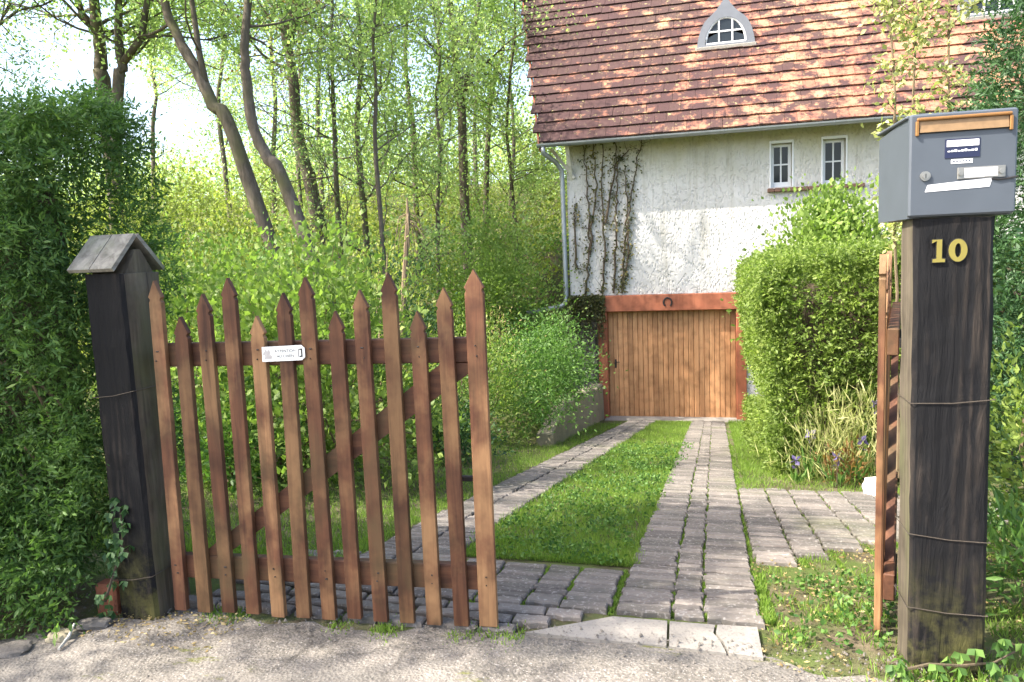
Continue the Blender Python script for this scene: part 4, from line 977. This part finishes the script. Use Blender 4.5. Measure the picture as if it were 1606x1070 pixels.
# ------------------------------------------------------------------ woodland trees
G = 'woodland trees behind the garden'
tree('beech_tree', 'thick pale trunk at the far left above the yew hedge', px_trunk([(148, 0), (155, 60), (160, 110), (165, 160)], 11.6, .145, None, (1.6, 3.2, 4.6)), 'l_spring', 1, 12, .45, 2.6, per=12, group=G, bare=0.15, forks=[[(*aty(160, 60, 11.6), .08), (*aty(128, 20, 11.6), .06), (*aty(105, -60, 11.6), .04)]])
tree('beech_tree', 'grey trunk forking to the right above the yew hedge', px_trunk([(186, 0), (186, 70), (192, 110), (184, 162)], 11.2, .11), 'l_spring', 2, 9, .5, 2.4, per=12, group=G, bare=0.15, forks=[[(*aty(192, 100, 11.2), .07), (*aty(222, 60, 11.2), .06), (*aty(231, 0, 11.2), .05), (*aty(236, -80, 11.2), .03)]])
tree('ash_tree', 'trunk leaning to the left above the yellow green shrubs', px_trunk([(258, 0), (275, 50), (303, 100), (335, 165), (368, 220)], 10.8, .12, None, (1.6, 3.2, 4.6)), 'l_spring', 3, 9, .5, 2.4, per=11, group=G, forks=[[(*aty(325, 145, 10.8), .065), (*aty(312, 80, 10.8), .05), (*aty(301, 0, 10.8), .04), (*aty(296, -70, 10.8), .025)]])
tree('ash_tree', 'dark bent trunk left of the forked pair', px_trunk([(389, 0), (384, 60), (386, 120), (396, 195), (418, 245), (452, 300)], 10.6, .11, None, (1.6, 3.2, 4.6)), 'l_spring', 4, 9, .55, 2.2, per=11, group=G, bare=0.3)
tree('ash_tree', 'dark bent trunk standing right of its leaning twin', px_trunk([(455, 0), (447, 50), (459, 110), (464, 190), (476, 250), (491, 306)], 14.8, .165), 'l_copper', 5, 12, .5, 2.3, per=10, group=G, bare=.7, forks=[[(*aty(455, 60, 14.8), .08), (*aty(468, 20, 14.8), .07), (*aty(474, -60, 14.8), .05)]])
tree('maple_tree', 'slender pale trunk left of the roof edge', px_trunk([(706, 0), (712, 60), (718, 120), (724, 180), (728, 300)], 17, .13), 'l_spring', 6, 13, .3, 2.2, per=9, group=G, up=.16, bare=.2, forks=[[(*aty(722, 170, 17), .06), (*aty(740, 90, 17), .05), (*aty(752, 0, 17), .04), (*aty(760, -60, 17), .02)]])
tree('maple_tree', 'young tree with fresh green crown in the middle of the wood', px_trunk([(560, 0), (566, 100), (560, 200), (570, 320)], 15.5, .08), 'l_spring', 7, 20, .12, 2.3, per=16, group=G, bare=.5)
tree('maple_tree', 'leafy young tree left of the slender pale trunk', px_trunk([(640, 0), (636, 100), (648, 200), (652, 320)], 18.5, .09), 'l_spring', 8, 20, .12, 2.3, per=16, group=G, bare=.5)
tree('bare_tree', 'nearly bare tree close to the roof edge', px_trunk([(772, 0), (790, 70), (770, 150), (762, 320)], 20, .09), 'l_spring', 9, 14, .3, 2.6, per=6, group=G, bare=.75, up=.14)
tree('larch_tree', 'blue green young conifer in the wood right of the bent trunks', px_trunk([(520, 60), (522, 140), (525, 220), (530, 330)], 13.5, .06), 'l_blue', 10, 22, .06, 1.6, per=16, group=G, bare=.5, up=-.02, droop=.12, leaf=(.06, .02))
tree('hazel_tree', 'bushy hazel with pale leaves beside the house corner', px_trunk([(800, 120), (795, 200), (800, 260), (806, 330)], 18, .06), 'l_spring', 11, 18, .1, 1.9, per=12, group=G)
tree('hazel_tree', 'pale leafy tree between the leaning trunk and the dark bent trunk', px_trunk([(345, 0), (350, 80), (342, 160), (352, 260)], 22, .09), 'l_spring', 12, 16, .2, 2.4, per=22, group=G, bare=0)
tree('maple_tree', 'far pale tree between the grey fork and the leaning trunk', px_trunk([(240, 40), (235, 90), (245, 150), (240, 200)], 24, .08), 'l_spring', 13, 14, .25, 2.2, per=18, group=G, bare=0)
tree('maple_tree', 'far pale tree seen between the twin trunks and the conifer', px_trunk([(430, 0), (425, 80), (432, 160), (428, 260)], 26, .10), 'l_spring', 14, 16, .2, 2.6, per=9, group=G, bare=.35)
tree('maple_tree', 'tall far tree behind the slender pale trunk', px_trunk([(690, 0), (688, 80), (694, 160), (690, 260)], 25, .11), 'l_spring', 15, 18, .2, 2.8, per=12, group=G, bare=.55)
tree('maple_tree', 'far thin tree behind the bare tree', px_trunk([(745, 0), (750, 100), (744, 200), (748, 300)], 27, .10), 'l_spring', 16, 16, .2, 2.5, per=6, group=G, bare=.4)
tree('ash_tree', 'thin far trunk left of the conifer', px_trunk([(500, 0), (503, 80), (498, 160), (502, 260)], 22, .09), 'l_copper', 17, 14, .35, 2.4, per=10, group=G, bare=.3)
tree('larch_tree', 'hanging blue green branches at the top left corner', px_trunk([(-60, -40), (-62, 60), (-66, 160), (-64, 260)], 9.5, .13), 'l_blue', 18, 20, .35, 2.3, per=16, group=G, droop=.16, leaf=(.10, .024), bare=0)
tree('birch_tree', 'young dense pale green tree left of the staked sapling', px_trunk([(585, 60), (590, 140), (588, 220), (596, 330)], 12.6, .05), 'l_spring', 71, 24, .06, 1.7, per=10, group=G, bare=.35)
tree('birch_tree', 'young dense pale green tree behind the rounded green bush', px_trunk([(690, 90), (684, 160), (690, 240), (686, 330)], 15.5, .05), 'l_spring', 72, 24, .06, 1.9, per=10, group=G, bare=.5)
tree('birch_tree', 'dense pale tree at the left edge of the roof', px_trunk([(808, 20), (800, 120), (806, 220), (800, 330)], 22, .07), 'l_spring', 73, 22, .08, 2.4, per=10, group=G, bare=.4)
tree('birch_tree', 'leafy pale tree behind the dark twin trunks', px_trunk([(468, 40), (470, 120), (464, 200), (470, 300)], 18.5, .06), 'l_spring', 74, 22, .08, 2.2, per=9, group=G, bare=.4)
# undergrowth on the rise and the wood beyond it
def mass(name, label, k, xr, yr, hfun, per, spread, leaf, mat, seed, pw=1.4):
    r = np.random.default_rng(seed); lv = Leaves(); C = np.stack([r.uniform(*xr, k), r.uniform(*yr, k), np.zeros(k)], 1)
    ok = (C[:, 0] < -2.9 - .25*np.clip(C[:, 1]-14, 0, 3)) ; C = C[ok]; k = len(C)
    C[:, 2] = gh(C[:, 0], C[:, 1]) + r.random(k)**pw*hfun(C[:, 0], C[:, 1])
    P = np.repeat(C, per, 0) + r.normal(size=(k*per, 3))*spread; n = len(P)
    lv.add(P, r.normal(size=(n, 3)) + [0, 0, .2], leaf[0]*r.uniform(.6, 1.3, n), leaf[1]*r.uniform(.6, 1.2, n), np.repeat(r.random(k), per)*.6 + r.random(n)*.4)
    o = lv.build(name, mat); tagt(o, label, 'undergrowth', kind='stuff')
mass('undergrowth', 'pale green undergrowth covering the rise below the wood', 800, (-30, -3), (14.5, 33), lambda x, y: 1.1 + 1.2*(wob(x*.9, y*.9) > 0), 85, [.30, .30, .26], (.12, .075), 'l_yellow', 51, 1.0)
mass('undergrowth', 'fresh green brambles among the tree feet', 200, (-20, -3), (14, 22), lambda x, y: 1.0 + 0*x, 90, [.26, .26, .22], (.11, .07), 'l_mid', 52)
mass('distant_wood', 'pale green far wood behind the trees on the rise', 520, (-50, 2), (29, 40), lambda x, y: np.where(x < -19, 2.6, 4.2 + 1.5*wob(x*.5, y*.2)), 90, [1.0, .8, .7], (.20, .13), 'l_spring', 53, 1.1)

# ------------------------------------------------------------------ garden trees left of the picture: they throw the dappled shade
tree('lime_tree', 'tall lime tree by the road left of the view, shading the gate', [(-6.4, .7, -.1, .2), (-6.3, .7, 2, .18), (-6.1, .8, 4, .15), (-5.8, .85, 6, .1), (-5.6, .9, 7.4, .04)], 'l_spring', 61, 14, .52, 1.55, per=22, leaf=(.08, .06), bare=.1)
tree('lime_tree', 'tall lime tree inside the garden left of the view, shading the drive', [(-8.6, 3.2, -.1, .2), (-8.5, 3.2, 2, .18), (-8.4, 3.1, 4.5, .15), (-8.2, 3.0, 7, .1), (-8.1, 3.0, 10, .04)], 'l_spring', 62, 12, .42, 2.6, per=6, leaf=(.08, .06), group=None, bare=.25)

# ------------------------------------------------------------------ lawn, weeds and moss
def blades(name, label, regions, h, mat='l_grass', w=.0045):
    lv = Leaves(); r = np.random.default_rng(len(label))
    for fn, n, hh in regions:
        P = fn(n, r); P[:, 2] = gh(P[:, 0], P[:, 1]) - .012; k = len(P)
        D = r.normal(size=(k, 3))*.38 + [0, 0, 1]; cl = .5 + .5*wob(P[:, 0]*3, P[:, 1]*3); s = r.uniform(.5, 1.3, k)*(.7 + .6*cl)
        lv.add(P, D, hh*s, w*r.uniform(.7, 1.4, k), cl*.4 + r.random(k)*.6)
    o = lv.build(name, mat, None, .05); return tagt(o, label, 'grass', kind='stuff')
def strip(n, r):
    u = r.random(n)**1.5; y = 3.70 + 10.2*u; xl = -1.80 + .05*np.clip(y-4.6, 0, 99) + .49; xr = -.372 + np.where(y > 3.8, .016*(y-3.8), 0)
    P = np.stack([xl - .03 + .04*wob(y*5, y) + (xr-xl+.05)*r.random(n) + .03*wob(y*7+3, y*2), y, np.zeros(n)], 1); return P[wob(P[:, 0]*6, P[:, 1]*6) + .6*wob(P[:, 0]*15, P[:, 1]*15) > -1.15 + .5*r.random(n)]
def lawn(n, r):
    u = r.random(n)**1.3; y = 3.3 + 9.8*u; return np.stack([-1.84 + .05*np.clip(y-4.6, 0, 99) - 6.0*r.random(n)**1.4*np.clip((y-2.5)/3, .2, 1), y, np.zeros(n)], 1)
def verge(n, r):
    P = np.stack([r.uniform(.22, 1.6, n*2), r.uniform(2.75, 4.9, n*2), np.zeros(n*2)], 1)
    k = (P[:, 1] < 3.85 + .9*(P[:, 0]-.3)) & (P[:, 0] > .24) & (wob(P[:, 0]*5, P[:, 1]*5) + .5*wob(P[:, 0]*13, P[:, 1]*13) > -.05 + .5*r.random(n*2)); return P[k][:n]
def verge2(n, r):
    y = r.uniform(6.2, 14, n); xr = .30 + .016*(y-3.8); return np.stack([xr + (.62)*r.random(n)**1.3*np.where(y < 7, 2.2, 1), y, np.zeros(n)], 1)
blades('grass', 'green lawn between and beside the paved tracks', [(strip, 46000, .042), (lawn, 60000, .055), (verge, 8000, .04), (verge2, 14000, .06)], .05)
def clover():
    r = np.random.default_rng(31); lv = Leaves()
    for k in range(620):
        y = 3.7 + 6*r.random()**1.4; x = -1.25 + .05*max(0, y-4.6) + (.85)*r.random() if k % 9 else r.uniform(.28, .95); y = y if k % 9 else r.uniform(2.8, 3.7)
        m_ = int(r.integers(5, 16)); P = np.array([x, y, 0]) + r.normal(size=(m_, 3))*[.03, .03, 0]; P[:, 2] = gh(P[:, 0], P[:, 1]) + .012 + .03*r.random(m_)
        lv.add(P, r.normal(size=(m_, 3)) + [0, 0, .35], .022*r.uniform(.6, 1.6, m_), .017*r.uniform(.6, 1.4, m_), r.random(m_))
    o = lv.build('weeds', 'l_mid'); tagt(o, 'small broad-leaved weeds dotted through the lawn strip', 'weeds', kind='stuff')
clover()
def joints(n, r):
    y = 2.99 + 9*r.random(n)**1.7; sh = np.where(y > 3.8, .016*(y-3.8), 0); c = r.choice([-.139, .001, .236], n, p=[.4, .4, .2]); return np.stack([c + sh + r.normal(size=n)*.006, y, np.zeros(n)], 1)
def joints2(n, r):
    y = 3.9 + 2.4*r.random(n); c = r.choice([.29, .508, .686, .904, 1.08], n); return np.stack([c + r.normal(size=n)*.008, y, np.zeros(n)], 1)
def joints3(n, r):
    y = 2.95 + .65*r.random(n); c = r.choice([-.385, -.605, -.775, -1.005, -1.225], n); return np.stack([c + r.normal(size=n)*.008, y, np.zeros(n)], 1)
def joints4(n, r):
    y = 2.99 + ROW*(np.floor(r.random(n)**1.5*120) + .5) + r.normal(size=n)*.003; x = -.36 + .62*r.random(n) + .016*np.clip(y-3.8, 0, 99); k = wob(x*6, y*5) > .1 + .4*r.random(n); return np.stack([x, y, np.zeros(n)], 1)[k]
def edges(n, r):
    y = 2.95 + 7*r.random(n)**1.5; lft = (r.random(n) < .5) & (y > 3.7); x = np.where(lft, -.375 + .016*(y-3.8), .25 + .016*np.clip(y-3.8, 0, 9)) + r.normal(size=n)*.016; k = (wob(y*6, y*3) > -.3) & ((y < 4) | (y > 6.2) | lft); return np.stack([x, y, np.zeros(n)], 1)[k]
def gateline(n, r):
    x = r.uniform(-2.3, -.7, n); k = wob(x*4, x*3+2) > -.1 + .3*r.random(n); x = x[k]; return np.stack([x, 2.69 + .05*r.normal(size=len(x)) + .02*x, np.zeros(len(x))], 1)
def postfeet(n, r):
    return np.concatenate([np.stack([r.normal(size=n)*.14 + .82, 2.68 + .06*r.normal(size=n), np.zeros(n)], 1), np.stack([r.normal(size=n)*.3 + 1.3, 2.85 + .2*r.normal(size=n), np.zeros(n)], 1)])
blades('moss', 'moss and weeds growing in the paver joints and along the gate line', [(joints4, 11000, .012), (edges, 5000, .035), (joints, 9000, .018), (joints2, 4500, .018), (joints3, 3000, .018), (gateline, 3200, .028), (postfeet, 500, .05)], .02, 'l_grass', .006)
r = np.random.default_rng(14); n = 2600; x = r.uniform(.2, 1.7, n); y = r.uniform(2.62, 4.9, n); k = (y < 3.9 + .9*(x-.3)) & (wob(x*4+2, y*4) > -.35); x, y = x[k], y[k]
x2 = r.uniform(-2.6, -1.9, 500); y2 = r.uniform(2.35, 2.66, 500); x = np.concatenate([x, x2]); y = np.concatenate([y, y2]); n = len(x); lv = Leaves(); P = np.stack([x, y, gh(x, y)+.004+.012*r.random(n)], 1)
lv.add(P, r.normal(size=(n, 3))*[1, 1, .18], .020*r.uniform(.4, 1.4, n), .011*r.uniform(.5, 1.4, n), r.random(n)); o = lv.build('leaf_litter', 'l_dry'); tagt(o, 'dry leaf litter and chippings on the bare ground by the posts', 'litter', kind='stuff')
# loose grit
def grit():
    r = np.random.default_rng(8); n = 5200; x = r.uniform(-3.0, 1.6, n); y = 1.75 + 1.05*r.random(n)**.6; k = r.random(n) < .35 + .65*ss((y-2.3)/.4); x, y = x[k], y[k]; n = len(x)
    z = gh(x, y) + .012; s = .002 + .007*r.random(n)**3; T = np.array([[1, 0, -.3], [-.5, .87, -.3], [-.5, -.87, -.3], [0, 0, .9]])
    V = (T[None]*s[:, None, None]*r.uniform(.6, 1.4, (n, 4, 3)) + np.stack([x, y, z], 1)[:, None]).reshape(-1, 3); q = np.arange(n)[:, None]*4
    F = np.concatenate([q+[0, 1, 3], q+[1, 2, 3], q+[2, 0, 3]]); o = np_mesh('gravel', V, F, 'stone'); tagt(o, 'loose grit scattered on the road along the gate', 'gravel', kind='stuff')
grit()

# ------------------------------------------------------------------ irises, stones, ivy at the posts
def iris(x, y, h, lab, seed):
    r = np.random.default_rng(seed); z = float(gh(x, y)); t = thing('iris', lab, 'flower', (x, y, z), 'purple irises by the clipped hedge'); b = MB()
    top = np.array([x + r.normal()*.02, y, z+h]); b.tube([(x, y, z-.02), (x+.005, y, z+h*.5), top], [.006, .005, .004], 5); b.build('stem', 'l_ivy' if False else 'vine_bark', t)
    lv = Leaves(); n = 16; lv.add(np.tile([x, y, z], (n, 1)) + r.normal(size=(n, 3))*[.03, .03, 0], r.normal(size=(n, 3))*.25 + [0, 0, 1], h*r.uniform(.5, .95, n), .022, r.random(n)); lv.build('blade_leaves', 'l_mid', t)
    lv = Leaves(); a = np.arange(6)*math.pi/3 + r.random(); D = np.stack([np.cos(a), np.sin(a), np.where(np.arange(6) % 2, -.5, .9)], 1); lv.add(np.tile(top, (6, 1)), D, .062, .045, r.random(6)); lv.add(np.tile(top-[0, 0, .07], (4, 1)), r.normal(size=(4, 3)), .045, .03, r.random(4)); lv.build('petals', 'petal', t)
iris(.93, 6.95, .42, 'purple iris nearest the drive, tall and upright', 1); iris(1.10, 6.62, .26, 'short purple iris in front of the straw coloured grasses', 2)
iris(1.27, 6.7, .40, 'purple iris beside the reddish leaved plant', 3); iris(1.46, 6.9, .72, 'tall pale purple iris next to the open gate leaf', 4)
iris(.80, 6.75, .20, 'small iris bud low at the hedge corner', 5)
def rock(name, lab, mat, x, y, sx, sy, sz, seed, cat='stone', rz=0.0, sink=.3, group=None):
    r = np.random.default_rng(seed); bm = bmesh.new(); bmesh.ops.create_icosphere(bm, subdivisions=3, radius=1)
    ph = r.uniform(0, 6, 6)
    for v in bm.verts:
        c = v.co; q = max(abs(c.x), abs(c.y), abs(c.z)); k = (.62 + .38/q*.9)*(1 + .09*math.sin(c.x*3+ph[0])*math.cos(c.y*4+ph[1]) + .05*math.sin(c.z*7+c.x*6+ph[2]) + .03*math.sin(c.y*13+ph[3]))
        v.co = Vector((c.x*sx*k, c.y*sy*k, c.z*sz*k))
    me = bpy.data.meshes.new(name); bm.to_mesh(me); bm.free(); me.materials.append(M[mat]); o = link(name, me); o.location = (x, y, float(gh(x, y)) + sz*(1-2*sink) + .01); o.rotation_euler = (0, 0, rz)
    return tagt(o, lab, cat, group)
rock('edging_stone', 'flat grey edging stone at the lower left corner', 'stone', -2.72, 2.22, .085, .06, .022, 1, rz=.5, sink=.42)
rock('edging_stone', 'mossy flat stone second from the lower left corner', 'old_wall', -2.60, 2.36, .06, .05, .022, 2, rz=.2, sink=.42)
rock('edging_stone', 'brown flat stone nearest the roofed gate post', 'stone', -2.54, 2.47, .075, .045, .02, 3, rz=.4, sink=.42)
rock('white_stone', 'pale rounded stone at the edge of the paving by the open gate leaf', 'pale_stone', 1.33, 6.22, .11, .09, .10, 4)
rock('terracotta_lump', 'broken terracotta piece at the lower right corner', 'terracotta', 1.17, 2.78, .06, .05, .05, 5, 'terracotta')
bk = MB().box(-2.64, -2.53, 2.585, 2.66, -.02, .13, .01).build('brick', 'terracotta'); tagt(bk, 'terracotta brick standing against the roofed gate post', 'brick')
tw = MB().tube([(-2.50, 2.25, .022), (-2.53, 2.33, .03), (-2.57, 2.40, .045)], [.006, .007, .005], 6).build('dry_stick', 'white_wood'); tagt(tw, 'pale dry stick lying beside the edging stones', 'stick')
def ivy(lab, pts, n, seed, size=.05, mat='l_ivy'):
    r = np.random.default_rng(seed); pts = [np.array(p) for p in pts]; t = thing('ivy', lab, 'ivy', tuple(pts[0])); b = MB(); b.tube(pts, np.linspace(.006, .003, len(pts)), 5); b.build('stem', 'vine_bark', t)
    lv = Leaves(); k = r.integers(0, len(pts), n); P = np.array(pts)[k] + r.normal(size=(n, 3))*[.035, .015, .05]
    for a, s in ((0, 1.0), (.9, .75), (-.9, .75)):                       # three-lobed leaves
        D = np.stack([np.sin(np.full(n, a)), np.full(n, -.35), np.cos(np.full(n, a))*-1], 1) + r.normal(size=(n, 3))*.12; lv.add(P, D, size*s, size*.55, r.random(n))
    lv.build('foliage', mat, t)
ivy('ivy climbing the foot of the roofed gate post', [(-2.50, 2.50, .1), (-2.48, 2.545, .22), (-2.44, 2.55, .30), (-2.42, 2.553, .42), (-2.43, 2.555, .50)], 34, 1, .045)
ivy('ivy leaves trailing at the foot of the black number post', [(.66, 2.66, .03), (.74, 2.66, .06), (.84, 2.67, .06), (.94, 2.67, .08), (1.02, 2.72, .10)], 26, 2, .05, 'l_mid')
